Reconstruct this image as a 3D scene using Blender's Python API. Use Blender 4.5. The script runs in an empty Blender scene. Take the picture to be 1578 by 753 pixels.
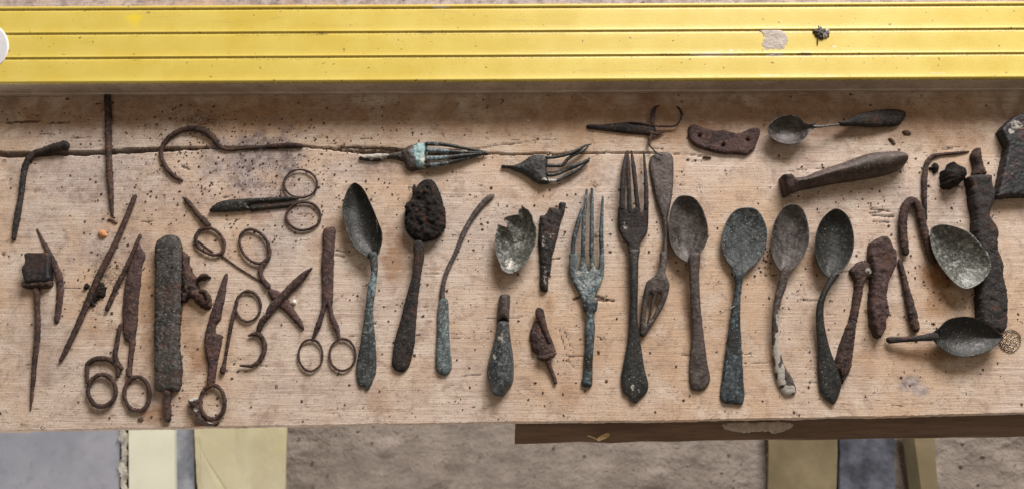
import bpy, math, random
import numpy as np
from mathutils import Vector

R = math.radians
random.seed(7)
rng = np.random.default_rng(11)
sc = bpy.context.scene
COL = sc.collection

# ------------------------------------------------------------------ camera, world, light, exposure
FPX, CX, CY, TILT, DIST = 1200.0, 789.0, 376.5, R(15.0), 0.60
CAM = np.array([0.0, -DIST * math.sin(TILT), DIST * math.cos(TILT)])
cam = bpy.data.cameras.new('camera'); cam_o = bpy.data.objects.new('camera', cam); COL.objects.link(cam_o)
cam_o.location = CAM; cam_o.rotation_euler = (TILT, 0, 0)
cam.sensor_width = 36.0; cam.lens = 36.0 * FPX / 1578.0
cam.clip_start = 0.01; cam.clip_end = 50.0
cam.dof.use_dof = True; cam.dof.focus_distance = 0.60; cam.dof.aperture_fstop = 7.5
sc.camera = cam_o

world = bpy.data.worlds.new('World'); sc.world = world; world.use_nodes = True
bg = world.node_tree.nodes['Background']
bg.inputs[0].default_value = (1.0, 0.84, 0.68, 1); bg.inputs[1].default_value = 0.27

def area(name, loc, target, sx, sy, power, col):
    l = bpy.data.lights.new(name, 'AREA'); l.shape = 'RECTANGLE'; l.size = sx; l.size_y = sy
    l.energy = power; l.color = col
    o = bpy.data.objects.new(name, l); COL.objects.link(o); o.location = loc
    o.rotation_euler = (Vector(target) - Vector(loc)).to_track_quat('-Z', 'Y').to_euler()
    return o
area('window_light', (0.85, 2.10, 1.28), (-0.02, 0, 0), 1.45, 0.95, 122.0, (1.0, 0.945, 0.925))
area('floor_fill_light', (-1.05, -0.95, -0.19), (-0.55, -0.15, -0.40), 0.8, 0.30, 10.5, (0.97, 0.97, 1.0))  # added lamp below board level, brightens only the floor

sc.render.engine = 'CYCLES'
sc.cycles.use_denoising = True
sc.cycles.max_bounces = 6
sc.view_settings.view_transform = 'Standard'; sc.view_settings.look = 'None'
sc.view_settings.exposure = 0.0; sc.view_settings.gamma = 1.0

# ------------------------------------------------------------------ measuring helpers (photo pixels -> metres on a level plane)
ct, st = math.cos(TILT), math.sin(TILT)
def P(px, py, z=0.0):
    x = (np.asarray(px, float) - CX) / FPX; y = -(np.asarray(py, float) - CY) / FPX
    dy = y * ct + st; dz = y * st - ct
    k = (z - CAM[2]) / dz
    return x * k, CAM[1] + dy * k
def proj(X, Y, z=0.0):
    X = np.asarray(X); Y = np.asarray(Y) - CAM[1]; Zz = z - CAM[2]
    yc = Y * ct + Zz * st; zc = -Y * st + Zz * ct
    return CX + FPX * X / -zc, CY - FPX * yc / -zc
def Zm(ox, oy, s, pts):
    return [(ox + p[0] / s, oy + p[1] / s) + tuple(p[2:3] and (p[2] / s,)) + tuple(p[3:]) for p in pts]
MM = 0.001

# ------------------------------------------------------------------ noise
def _h(ix, iy, iz, seed):
    n = (ix.astype(np.int64) * 374761393 + iy.astype(np.int64) * 668265263 + iz.astype(np.int64) * 2147483647 + seed * 974634777)
    n = (n ^ (n >> 13)) * 1274126177
    n = n ^ (n >> 16)
    return (n & 0xFFFF) / 32767.5 - 1.0
def vn(x, y, z=0.0, seed=0):
    x = np.asarray(x, float); y = np.asarray(y, float); z = np.asarray(z, float) + np.zeros_like(x)
    ix, iy, iz = np.floor(x), np.floor(y), np.floor(z)
    fx, fy, fz = x - ix, y - iy, z - iz
    u, v, w = [f * f * (3 - 2 * f) for f in (fx, fy, fz)]
    r = 0
    for a in (0, 1):
        for b in (0, 1):
            for c in (0, 1):
                r = r + _h(ix + a, iy + b, iz + c, seed) * (u if a else 1 - u) * (v if b else 1 - v) * (w if c else 1 - w)
    return r
def fbm(x, y, z=0.0, seed=0, octv=4):
    r = 0; a = 0.55; f = 1.0
    for i in range(octv):
        r = r + a * vn(x * f, y * f, np.asarray(z) * f, seed + i * 17); a *= 0.55; f *= 2.03
    return r
def sst(a, b, x):
    t = np.clip((x - a) / (b - a), 0, 1); return t * t * (3 - 2 * t)

# ------------------------------------------------------------------ mesh building
def make_mesh(name, V, F, mats, smooth=True, col=None, attr='mark'):
    me = bpy.data.meshes.new(name)
    V = np.asarray(V, np.float32)
    if isinstance(F, np.ndarray):
        nf, k = F.shape
        me.vertices.add(len(V)); me.vertices.foreach_set('co', V.ravel())
        me.loops.add(nf * k); me.polygons.add(nf)
        me.polygons.foreach_set('loop_start', np.arange(0, nf * k, k, dtype=np.int32))
        me.polygons.foreach_set('loop_total', np.full(nf, k, np.int32))
        me.loops.foreach_set('vertex_index', F.astype(np.int32).ravel())
        me.update(calc_edges=True)
    else:
        me.from_pydata([tuple(v) for v in V], [], [tuple(int(i) for i in f) for f in F])
    me.validate()
    me.polygons.foreach_set('use_smooth', np.full(len(me.polygons), smooth))
    for m in (mats if isinstance(mats, (list, tuple)) else [mats]): me.materials.append(m)
    if col is not None:
        a = me.color_attributes.new(attr, 'FLOAT_COLOR', 'POINT')
        c = np.ones((len(V), 4), np.float32); c[:, :3] = col
        a.data.foreach_set('color', c.ravel())
    return me
def link(name, me, parent=None):
    o = bpy.data.objects.new(name, me); COL.objects.link(o)
    if parent is not None: o.parent = parent
    return o
def thing(name, label, cat, px, py, z=0.0, group=None):
    o = bpy.data.objects.new(name, None); COL.objects.link(o)
    x, y = P(px, py, z); o.location = (float(x), float(y), z)
    o.empty_display_size = 0.02
    o['label'] = label; o['category'] = cat
    if group: o['group'] = group
    return o
def org(parent):
    return np.array(parent.location[:]) if parent is not None else np.zeros(3)

def smooth_closed(pts, n=6):
    p = np.array(pts, float); N = len(p); out = []
    for i in range(N):
        a, b, c, d = p[(i - 1) % N], p[i], p[(i + 1) % N], p[(i + 2) % N]
        for k in range(n):
            t = k / n
            out.append(0.5 * ((2 * b) + (-a + c) * t + (2 * a - 5 * b + 4 * c - d) * t * t + (-a + 3 * b - 3 * c + d) * t ** 3))
    return np.array(out)
def smooth_open(pts, n=8):
    p = np.array(pts, float); N = len(p)
    q = np.vstack([2 * p[0] - p[1], p, 2 * p[-1] - p[-2]]); out = []
    for i in range(N - 1):
        a, b, c, d = q[i], q[i + 1], q[i + 2], q[i + 3]
        for k in range(n):
            t = k / n
            out.append(0.5 * ((2 * b) + (-a + c) * t + (2 * a - 5 * b + 4 * c - d) * t * t + (-a + 3 * b - 3 * c + d) * t ** 3))
    out.append(p[-1]); return np.array(out)
def resample(p, step, closed):
    q = np.vstack([p, p[:1]]) if closed else p
    d = np.hypot(*np.diff(q[:, :2], axis=0).T); s = np.concatenate([[0], np.cumsum(d)])
    n = max(3, int(s[-1] / step)); t = np.linspace(0, s[-1], n + 1)
    r = np.stack([np.interp(t, s, q[:, k]) for k in range(q.shape[1])], 1)
    return r[:-1] if closed else r

SEED = [0]
def along(ax, pairs):
    c = [p[0] for p in pairs]; v = [p[1] for p in pairs]
    return lambda px, py: np.interp(px if ax == 'x' else py, c, v)

def marks_col(px, py, marks, seed):
    c = np.zeros((len(px), 3))
    for (mx, my, rx, ry, ch, amt) in marks:
        d = np.sqrt(((px - mx) / rx) ** 2 + ((py - my) / ry) ** 2)
        d = d + 0.35 * vn(px * 0.18, py * 0.18, 0, seed + 5)
        c[:, ch] = np.maximum(c[:, ch], amt * (1 - sst(0.55, 1.15, d)))
    return c

def blob(name, outline, parent, mat, T=2.0, r=None, p=2.0, lift=0.0, zm=3.0, edge=0.6, noise=0.0, nscale=0.6,
         ragged=0.0, bowl=None, holes=(), cell=0.75, marks=(), sm=True, base=0.0, pits=0.0):
    """a plate, handle, blade, lump or bowl standing over an outline; all heights in mm"""
    SEED[0] += 1; sd = SEED[0]
    polys = []
    for o in [outline] + list(holes):
        q = smooth_closed([(a[0], a[1]) for a in o], 6) if sm else np.array([(a[0], a[1]) for a in o], float)
        X, Y = P(q[:, 0], q[:, 1], zm * MM + base)
        q = resample(np.stack([X, Y], 1) / MM, 0.7, True)
        if ragged and len(polys) == 0:
            t = np.roll(q, -1, 0) - np.roll(q, 1, 0); nrm = np.stack([t[:, 1], -t[:, 0]], 1) / (np.hypot(*t.T)[:, None] + 1e-9)
            q = q + nrm * (ragged * (0.40 * fbm(q[:, 0] * 0.2, q[:, 1] * 0.2, 0, sd + 3, 2) + 0.95 * fbm(q[:, 0] * 0.8, q[:, 1] * 0.8, 0, sd + 9, 3)))[:, None]
        polys.append(q)
    A = np.vstack(polys); B = np.vstack([np.roll(q, -1, 0) for q in polys])
    lo, hi = polys[0].min(0) - cell, polys[0].max(0) + cell
    nx, ny = int((hi[0] - lo[0]) / cell) + 2, int((hi[1] - lo[1]) / cell) + 2
    gx, gy = lo[0] + np.arange(nx) * cell, lo[1] + np.arange(ny) * cell
    def inside(x, y):
        res = np.zeros(x.shape, bool)
        for k in range(0, len(A), 64):
            ay, by, ax, bx = A[k:k+64, 1], B[k:k+64, 1], A[k:k+64, 0], B[k:k+64, 0]
            c = (ay[None] > y[:, None]) != (by[None] > y[:, None])
            xi = ax[None] + (y[:, None] - ay[None]) * (bx - ax)[None] / np.where(by == ay, 1e-9, by - ay)[None]
            res ^= (np.sum(c & (x[:, None] < xi), 1) % 2).astype(bool)
        return res
    cxg, cyg = np.meshgrid(gx[:-1] + cell / 2, gy[:-1] + cell / 2, indexing='ij')
    keep = inside(cxg.ravel(), cyg.ravel()).reshape(cxg.shape)
    # drop cells that only hang on by a corner
    VX, VY = np.meshgrid(gx, gy, indexing='ij')
    cnt = np.zeros((nx, ny), int)
    cnt[:-1, :-1] += keep; cnt[1:, :-1] += keep; cnt[:-1, 1:] += keep; cnt[1:, 1:] += keep
    used = cnt > 0; bnd = used & (cnt < 4)
    idx = -np.ones((nx, ny), int); idx[used] = np.arange(used.sum())
    x, y = VX[used], VY[used]; isb = bnd[used]
    # distance to the outline
    AB = B - A; L2 = (AB ** 2).sum(1) + 1e-12
    d = np.full(len(x), 1e9); nxp = np.zeros(len(x)); nyp = np.zeros(len(x))
    for k in range(0, len(A), 48):
        a = A[k:k+48]; ab = AB[k:k+48]; l2 = L2[k:k+48]
        t = np.clip(((x[:, None] - a[None, :, 0]) * ab[None, :, 0] + (y[:, None] - a[None, :, 1]) * ab[None, :, 1]) / l2[None], 0, 1)
        qx = a[None, :, 0] + t * ab[None, :, 0]; qy = a[None, :, 1] + t * ab[None, :, 1]
        dd = np.hypot(x[:, None] - qx, y[:, None] - qy); j = dd.argmin(1); m = dd[np.arange(len(x)), j]
        b = m < d; d[b] = m[b]; nxp[b] = qx[np.arange(len(x)), j][b]; nyp[b] = qy[np.arange(len(x)), j][b]
    x = np.where(isb, nxp, x); y = np.where(isb, nyp, y); d = np.where(isb, 0, d)
    px, py = proj(x * MM, y * MM, zm * MM + base)
    lf = lift(px, py) if callable(lift) else np.full(len(x), float(lift))
    nz = fbm(x * nscale, y * nscale, 0, sd, 4) if noise else 0.0
    if bowl is not None:
        depth = bowl; dm = d.max(); s = np.clip(d / dm, 0, 1)
        dish = depth * (1 - (1 - s) ** 2.2)
        top = lf - dish + (noise * nz if noise else 0) * sst(0, 1.0, d)
        bot = lf - dish - edge - 0.25
        bot = np.maximum(bot, 0.05)
        top = np.maximum(top, bot + 0.45)
        top = np.where(isb, lf, top)
    else:
        rr = r if r else max(d.max(), 0.5)
        s = np.clip(d / rr, 0, 1)
        prof = (1 - (1 - s) ** p) ** (1 / p)
        bot = lf.copy()
        top = lf + edge + np.maximum(T - edge, 0.0) * prof
        if noise: top = top + noise * nz * (0.35 + 0.65 * s)
        if pits:
            pn = vn(x * 0.8, y * 0.8, 0, sd + 40); top = top - pits * sst(0.35, 0.8, pn) * s
        top = np.maximum(top, bot + 0.3)
    n = len(x)
    o0 = org(parent) + 0
    V = np.zeros((2 * n, 3))
    V[:n, 0] = x * MM - o0[0]; V[:n, 1] = y * MM - o0[1]; V[:n, 2] = top * MM + base - o0[2]
    V[n:] = V[:n]; V[n:, 2] = bot * MM + base - o0[2]
    ii, jj = np.nonzero(keep)
    q = np.stack([idx[ii, jj], idx[ii + 1, jj], idx[ii + 1, jj + 1], idx[ii, jj + 1]], 1)
    F = [q, q[:, ::-1] + n]
    # walls
    kp = np.pad(keep, 1)
    for di, dj, (a, b) in ((0, -1, ((0, 0), (1, 0))), (1, 0, ((1, 0), (1, 1))), (0, 1, ((1, 1), (0, 1))), (-1, 0, ((0, 1), (0, 0)))):
        e = keep & ~kp[1 + di:1 + di + keep.shape[0], 1 + dj:1 + dj + keep.shape[1]]
        i2, j2 = np.nonzero(e)
        va = idx[i2 + a[0], j2 + a[1]]; vb = idx[i2 + b[0], j2 + b[1]]
        F.append(np.stack([va, va + n, vb + n, vb], 1))
    F = np.vstack(F)
    c = marks_col(px, py, marks, sd)
    me = make_mesh(name, V, F, mat, True, np.vstack([c, c]))
    return link(name, me, parent)

def stroke(name, pts, parent, mat, flat=0.8, z=None, closed=False, noise=0.10, sides=10, marks=(), base=0.0, taper=True, step=0.8, n=8, hgt=0.0):
    """a rod, wire, tine or ring: points (px, py, width px[, centre height mm])"""
    SEED[0] += 1; sd = SEED[0]
    rows = []
    for p_ in pts:
        sc_ = 0.5 * MM * 1000  # about half a millimetre a pixel
        w = p_[2]
        zc = p_[3] if len(p_) > 3 else (z if z is not None else w * 0.25 * flat + hgt)
        rows.append((p_[0], p_[1], w, zc))
    q = smooth_closed(rows, n) if closed else smooth_open(rows, n)
    X, Y = P(q[:, 0], q[:, 1], q[:, 3] * MM + base)
    ppx, ppy = q[:, 0], q[:, 1]
    X2, _ = P(q[:, 0] + 1, q[:, 1], q[:, 3] * MM + base)
    rad = q[:, 2] * (X2 - X) / 2 / MM
    q = resample(np.stack([X / MM, Y / MM, q[:, 3], rad, ppx, ppy], 1), step, closed)
    m = len(q)
    c = q[:, :3]
    t = (np.roll(c, -1, 0) - np.roll(c, 1, 0)) if closed else np.gradient(c, axis=0)
    t /= np.linalg.norm(t, axis=1)[:, None] + 1e-9
    side = np.cross(t, [0, 0, 1]); side /= np.linalg.norm(side, axis=1)[:, None] + 1e-9
    up = np.cross(side, t)
    ang = np.linspace(0, 2 * math.pi, sides, endpoint=False)
    rr = q[:, 3].copy()
    if not closed and taper:
        s = np.arange(m) * step
        e = np.minimum(s, s[::-1]); rt = np.maximum(rr, 0.3)
        rr = rr * np.sqrt(np.clip(1 - (1 - np.clip(e / rt, 0, 1)) ** 2, 0.06, 1))
    V = np.zeros((m, sides, 3))
    for k, a in enumerate(ang):
        ca, sa = math.cos(a), math.sin(a)
        dirv = side * ca + up * sa * flat
        pos = c + dirv * rr[:, None]
        f = 1 + noise * 1.8 * fbm(pos[:, 0] * 0.6, pos[:, 1] * 0.6, pos[:, 2] * 0.6, sd, 4)
        V[:, k] = c + dirv * (rr * f)[:, None]
    V[..., 2] = np.maximum(V[..., 2], 0.02 if base == 0 else -1e3)
    o0 = org(parent)
    Vf = V.reshape(-1, 3) * MM; Vf[:, 2] += base; Vf -= o0
    i = np.arange(m if closed else m - 1); F = []
    for k in range(sides):
        k2 = (k + 1) % sides; i2 = (i + 1) % m
        F.append(np.stack([i * sides + k, i * sides + k2, i2 * sides + k2, i2 * sides + k], 1))
    F = [tuple(f) for f in np.vstack(F)[:, ::-1]]
    if not closed:
        F.append(tuple(range(sides))); F.append(tuple((m - 1) * sides + k for k in range(sides))[::-1])
    pxs = np.repeat(q[:, 4], sides); pys = np.repeat(q[:, 5], sides)
    me = make_mesh(name, Vf, F, mat, True, marks_col(pxs, pys, marks, sd))
    return link(name, me, parent)

def ellipse(cx, cy, rx, ry, w, rot=0.0, z=None, n=12, wob=0.013):
    SEED[0] += 1; rs = np.random.default_rng(SEED[0]); out = []
    for k in range(n):
        a = 2 * math.pi * k / n; f = 1 + wob * rs.normal()
        x, y = rx * math.cos(a) * f, ry * math.sin(a) * f
        cr, sr = math.cos(rot), math.sin(rot)
        p_ = (cx + x * cr - y * sr, cy + x * sr + y * cr, w * (1 + 0.10 * rs.normal()))
        out.append(p_ + ((z,) if z is not None else ()))
    return out

# ------------------------------------------------------------------ materials
def lin(r, g, b):
    f = lambda c: (c / 255 / 12.92) if c / 255 <= 0.04045 else ((c / 255 + 0.055) / 1.055) ** 2.4
    return (f(r), f(g), f(b), 1.0)
class NT:
    def __init__(s, name):
        s.m = bpy.data.materials.new(name); s.m.use_nodes = True; s.t = s.m.node_tree
        s.t.nodes.clear(); s.out = s.n('ShaderNodeOutputMaterial'); s.b = s.n('ShaderNodeBsdfPrincipled')
        s.t.links.new(s.b.outputs[0], s.out.inputs[0])
        s.co = s.n('ShaderNodeTexCoord').outputs['Object']
    def n(s, k): return s.t.nodes.new(k)
    def l(s, a, b): s.t.links.new(a, b)
    def noise(s, scale, detail=4, rough=0.55, vec=None, dist=0.0):
        n = s.n('ShaderNodeTexNoise'); n.inputs['Scale'].default_value = scale; n.inputs['Detail'].default_value = detail
        n.inputs['Roughness'].default_value = rough; n.inputs['Distortion'].default_value = dist
        s.l(vec if vec is not None else s.co, n.inputs['Vector']); return n.outputs['Fac']
    def map(s, sx, sy, sz):
        n = s.n('ShaderNodeMapping'); n.inputs['Scale'].default_value = (sx, sy, sz); s.l(s.co, n.inputs['Vector']); return n.outputs[0]
    def rng(s, v, a, b, c=0.0, d=1.0):
        n = s.n('ShaderNodeMapRange'); n.interpolation_type = 'SMOOTHSTEP'
        for k, q in enumerate((a, b, c, d)): n.inputs[k + 1].default_value = q
        s.l(v, n.inputs[0]); return n.outputs[0]
    def math(s, op, a, b=None):
        n = s.n('ShaderNodeMath'); n.operation = op
        for k, q in enumerate((a, b)):
            if q is None: continue
            if isinstance(q, (int, float)): n.inputs[k].default_value = q
            else: s.l(q, n.inputs[k])
        return n.outputs[0]
    def mix(s, f, a, b, blend='MIX'):
        n = s.n('ShaderNodeMix'); n.data_type = 'RGBA'; n.blend_type = blend
        for k, q in ((0, f), (6, a), (7, b)):
            if isinstance(q, (int, float)): n.inputs[k].default_value = q
            elif isinstance(q, tuple): n.inputs[k].default_value = q
            else: s.l(q, n.inputs[k])
        return n.outputs[2]
    def attr(s, name):
        n = s.n('ShaderNodeAttribute'); n.attribute_name = name
        sp = s.n('ShaderNodeSeparateColor'); s.l(n.outputs['Color'], sp.inputs[0]); return sp.outputs
    def bump(s, h, strength, dist, prev=None):
        n = s.n('ShaderNodeBump'); n.inputs['Strength'].default_value = strength; n.inputs['Distance'].default_value = dist
        s.l(h, n.inputs['Height'])
        if prev is not None: s.l(prev, n.inputs['Normal'])
        return n.outputs[0]
    def fin(s, col, rough, metal=0.0, nrm=None, spec=0.4):
        for k, q in (('Base Color', col), ('Roughness', rough), ('Metallic', metal)):
            if isinstance(q, (int, float, tuple)): s.b.inputs[k].default_value = q
            else: s.l(q, s.b.inputs[k])
        s.b.inputs['Specular IOR Level'].default_value = spec
        if nrm is not None: s.l(nrm, s.b.inputs['Normal'])
        return s.m

def tone(c, k=0.90, sat=0.78):
    l = lin(*c); g = 0.3 * l[0] + 0.5 * l[1] + 0.2 * l[2]
    return tuple((g + (x - g) * sat) * k for x in l[:3]) + (1.0,)
def corroded(name, dark, mid, light, rough=0.62, metal=0.0, speck=0.25, teal=0.0, bump=0.7, spec=0.35, patch=0.5, fine=1.0, warm=(92, 54, 34)):
    t = NT(name)
    n1 = t.noise(110, 6, 0.62); n2 = t.noise(420, 5, 0.65); n3 = t.noise(1500, 3, 0.6); n4 = t.noise(60, 3, 0.5)
    c = t.mix(t.rng(n1, 0.36, 0.64), tone(dark), tone(mid))
    c = t.mix(t.math('MULTIPLY', t.rng(n2, 0.50, 0.64), patch), c, tone(light, 1.15))
    c = t.mix(t.math('MULTIPLY', t.rng(n4, 0.52, 0.72), 0.45), c, tone(warm, 0.7))
    c = t.mix(t.math('MULTIPLY', t.rng(t.noise(170, 5, 0.7, None, 0.6), 0.56, 0.66), 0.5), c, tone(tuple(min(255, int(v * 1.25)) for v in warm), 0.9, 0.9))
    c = t.mix(t.rng(n3, 0.34, 0.54, 0.6 * fine, 0.0), c, (0.008, 0.006, 0.005, 1))
    at = t.attr('mark')
    nt_ = t.noise(260, 5, 0.6)
    tcol = t.mix(t.rng(n2, 0.35, 0.7), tone((60, 80, 86), 0.7, 0.8), tone((140, 162, 168), 1.0, 0.8))
    tcol = t.mix(t.rng(at[0], 0.95, 1.15), tcol, t.mix(t.rng(n2, 0.35, 0.65), lin(96, 136, 136), lin(176, 206, 202)))
    tm = t.rng(t.math('ADD', t.math('MULTIPLY', at[0], 1.0), t.math('MULTIPLY', nt_, 0.8)), 0.72, 1.05)
    if teal: tm = t.math('MAXIMUM', tm, t.math('MULTIPLY', t.rng(nt_, 0.5, 0.64), teal))
    c = t.mix(t.math('MULTIPLY', tm, 0.9), c, tcol)
    rm = t.rng(t.math('ADD', at[2], t.math('MULTIPLY', nt_, 0.6)), 0.75, 1.15)
    c = t.mix(rm, c, tone(warm, 0.6))
    sp = t.rng(t.noise(900, 2, 0.5), 0.700 - 0.10 * speck, 0.735 - 0.10 * speck)
    wm = t.rng(t.math('ADD', at[1], t.math('MULTIPLY', t.noise(500, 4, 0.6), 0.9)), 0.86, 1.08)
    sp = t.math('MAXIMUM', t.math('MULTIPLY', sp, min(1.0, speck * 2.2)), wm)
    c = t.mix(t.math('MULTIPLY', sp, 0.8), c, lin(190, 186, 176))
    h = t.math('ADD', t.math('MULTIPLY', n1, 0.5), t.math('ADD', t.math('MULTIPLY', n2, 0.75), t.math('MULTIPLY', n3, 0.45 * fine)))
    h = t.math('ADD', h, t.math('MULTIPLY', sp, 0.25))
    nb = t.bump(h, bump, 0.0011)
    r_ = t.rng(n2, 0.3, 0.7, rough - 0.12, rough + 0.2)
    return t.fin(c, r_, metal, nb, spec)

M = {}
M['rust'] = corroded('corroded_iron', (44, 30, 26), (86, 62, 52), (122, 92, 76), rough=0.75, speck=0.12, bump=0.9)
M['rust_purple'] = corroded('purple_brown_rust', (58, 40, 38), (96, 70, 66), (128, 100, 92), rough=0.8, speck=0.10, bump=0.9)
M['iron_grey'] = corroded('grey_scaled_iron', (44, 42, 40), (78, 74, 70), (118, 114, 106), rough=0.65, speck=0.30, bump=1.0, patch=0.6)
M['iron_dark'] = corroded('dark_scaled_iron', (28, 25, 24), (56, 50, 47), (90, 82, 76), rough=0.7, speck=0.15, bump=1.0, patch=0.45)
M['black_green'] = corroded('black_green_patina', (22, 23, 20), (38, 40, 35), (58, 62, 54), rough=0.5, speck=0.30, bump=0.45, spec=0.5, patch=0.4, warm=(48, 42, 34), fine=0.3)
M['blue_green'] = corroded('blue_green_patina', (36, 44, 48), (60, 74, 80), (104, 120, 124), rough=0.55, speck=0.35, bump=0.5, teal=0.25, warm=(54, 52, 46), fine=0.6)
M['slate'] = corroded('slate_blue_patina', (40, 46, 48), (70, 78, 80), (104, 112, 112), rough=0.5, speck=0.40, bump=0.5, warm=(60, 58, 54), patch=0.6, fine=0.3)
M['slate_dark'] = corroded('dark_slate_plate', (30, 31, 34), (46, 47, 50), (66, 66, 68), rough=0.55, speck=0.1, bump=0.35, fine=0.4)
M['teal'] = corroded('verdigris', (66, 78, 80), (100, 118, 120), (150, 166, 168), rough=0.7, speck=0.55, bump=0.6, teal=0.4, warm=(84, 92, 80))
M['pewter'] = corroded('tarnished_pewter', (54, 48, 45), (92, 85, 80), (122, 114, 106), rough=0.48, metal=0.25, speck=0.15, bump=0.4, spec=0.5, warm=(72, 58, 50), fine=0.3)
M['brown_metal'] = corroded('brown_tarnished_metal', (66, 56, 52), (96, 84, 78), (124, 112, 104), rough=0.55, metal=0.15, speck=0.20, bump=0.55, warm=(76, 58, 50), fine=0.6)
M['silver'] = corroded('tarnished_silver', (76, 78, 72), (118, 120, 112), (158, 160, 152), rough=0.42, metal=0.35, speck=0.35, bump=0.45, spec=0.5, patch=0.7, warm=(70, 66, 54), fine=0.3)
M['soil'] = corroded('dried_dark_soil', (18, 15, 13), (36, 31, 28), (62, 54, 48), rough=0.85, speck=0.12, bump=1.0, spec=0.3)
M['bone'] = corroded('brown_worn_handle', (56, 44, 38), (94, 75, 64), (124, 102, 88), rough=0.6, speck=0.15, bump=0.5, spec=0.45, warm=(62, 50, 44), fine=0.3)
M['lime'] = corroded('flaking_white_crust', (150, 142, 124), (196, 190, 172), (222, 218, 204), rough=0.85, speck=0.2, bump=0.6, warm=(140, 128, 104))

def mat_board():
    t = NT('weathered_pine')
    n_big = t.noise(9, 4, 0.6); n_mid = t.noise(45, 5, 0.6)
    grain = t.noise(1.0, 7, 0.68, t.map(18, 520, 60), 0.6)
    grain2 = t.noise(1.0, 5, 0.6, t.map(60, 1500, 60), 0.4)
    rib = t.noise(1.0, 4, 0.65, t.map(700, 200, 60), 1.2)
    c = t.mix(t.rng(grain, 0.28, 0.66), lin(181, 161, 145), lin(213, 196, 180))
    c = t.mix(t.math('MULTIPLY', t.rng(n_big, 0.42, 0.62), 0.85), c, lin(199, 171, 143))
    c = t.mix(t.math('MULTIPLY', t.rng(n_mid, 0.46, 0.70), 0.55), c, lin(220, 207, 192))
    c = t.mix(t.math('MULTIPLY', t.rng(grain2, 0.62, 0.74), 0.30), c, lin(128, 104, 88))
    c = t.mix(t.math('MULTIPLY', t.math('MULTIPLY', t.rng(rib, 0.58, 0.70), t.rng(n_mid, 0.40, 0.60)), 0.30), c, lin(122, 100, 86))
    at = t.attr('stain_shade')
    ns = t.noise(160, 6, 0.7)
    # rust brown soak, painted shadow brown included
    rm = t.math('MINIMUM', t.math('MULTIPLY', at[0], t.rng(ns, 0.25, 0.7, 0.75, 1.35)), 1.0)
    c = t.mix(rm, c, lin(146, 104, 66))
    blot = t.noise(70, 5, 0.7, None, 0.8)
    c = t.mix(t.rng(blot, 0.48, 0.70, 0.0, 0.65), c, lin(150, 126, 110))
    dash = t.noise(1.0, 4, 0.65, t.map(210, 900, 60), 0.5)
    c = t.mix(t.math('MULTIPLY', t.rng(dash, 0.575, 0.66), t.rng(n_mid, 0.35, 0.62, 0.25, 0.75)), c, lin(100, 80, 68))
    fl = t.noise(1100, 3, 0.6)
    c = t.mix(t.math('MULTIPLY', t.rng(t.math('ADD', fl, t.math('MULTIPLY', at[2], 0.09)), 0.58, 0.68), 0.55), c, lin(88, 72, 64))
    c = t.mix(t.rng(fl, 0.40, 0.30, 0.0, 0.30), c, lin(232, 222, 212))
    # grime, lodged in the grain
    gn = t.rng(t.math('ADD', t.math('MULTIPLY', at[1], 0.62), t.math('MULTIPLY', t.noise(520, 5, 0.72), 0.75)), 0.62, 0.84)
    c = t.mix(t.math('MULTIPLY', gn, 0.80), c, lin(62, 50, 46))
    # grey-lilac dust
    c = t.mix(t.math('MULTIPLY', at[2], 0.85), c, t.mix(t.rng(ns, 0.36, 0.64), lin(112, 102, 102), lin(186, 175, 173)))
    # small dark spots
    v = t.n('ShaderNodeTexVoronoi'); v.inputs['Scale'].default_value = 85; v.inputs['Randomness'].default_value = 1.0
    dn = t.n('ShaderNodeMixRGB'); dn.inputs[0].default_value = 0.012
    nn = t.n('ShaderNodeTexNoise'); nn.inputs['Scale'].default_value = 350; t.l(t.co, nn.inputs['Vector'])
    t.l(t.co, dn.inputs[1]); t.l(nn.outputs['Color'], dn.inputs[2]); t.l(dn.outputs[0], v.inputs['Vector'])
    sp = t.n('ShaderNodeSeparateColor'); t.l(v.outputs['Color'], sp.inputs[0])
    spot = t.math('MULTIPLY', t.math('LESS_THAN', v.outputs['Distance'], t.math('MULTIPLY', t.rng(sp.outputs[0], 0.35, 1.0), 0.17)), t.rng(sp.outputs[1], 0.1, 0.9, 0.3, 0.85))
    c = t.mix(spot, c, lin(70, 56, 50))
    h = t.math('ADD', t.math('MULTIPLY', grain, 0.7), t.math('ADD', t.math('MULTIPLY', grain2, 0.5), t.math('MULTIPLY', rib, 0.25)))
    nb = t.bump(h, 0.6, 0.0008)
    nb = t.bump(t.noise(1800, 3, 0.6), 0.25, 0.0004, nb)
    return t.fin(c, 0.82, 0.0, nb, 0.25)
M['board'] = mat_board()

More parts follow.
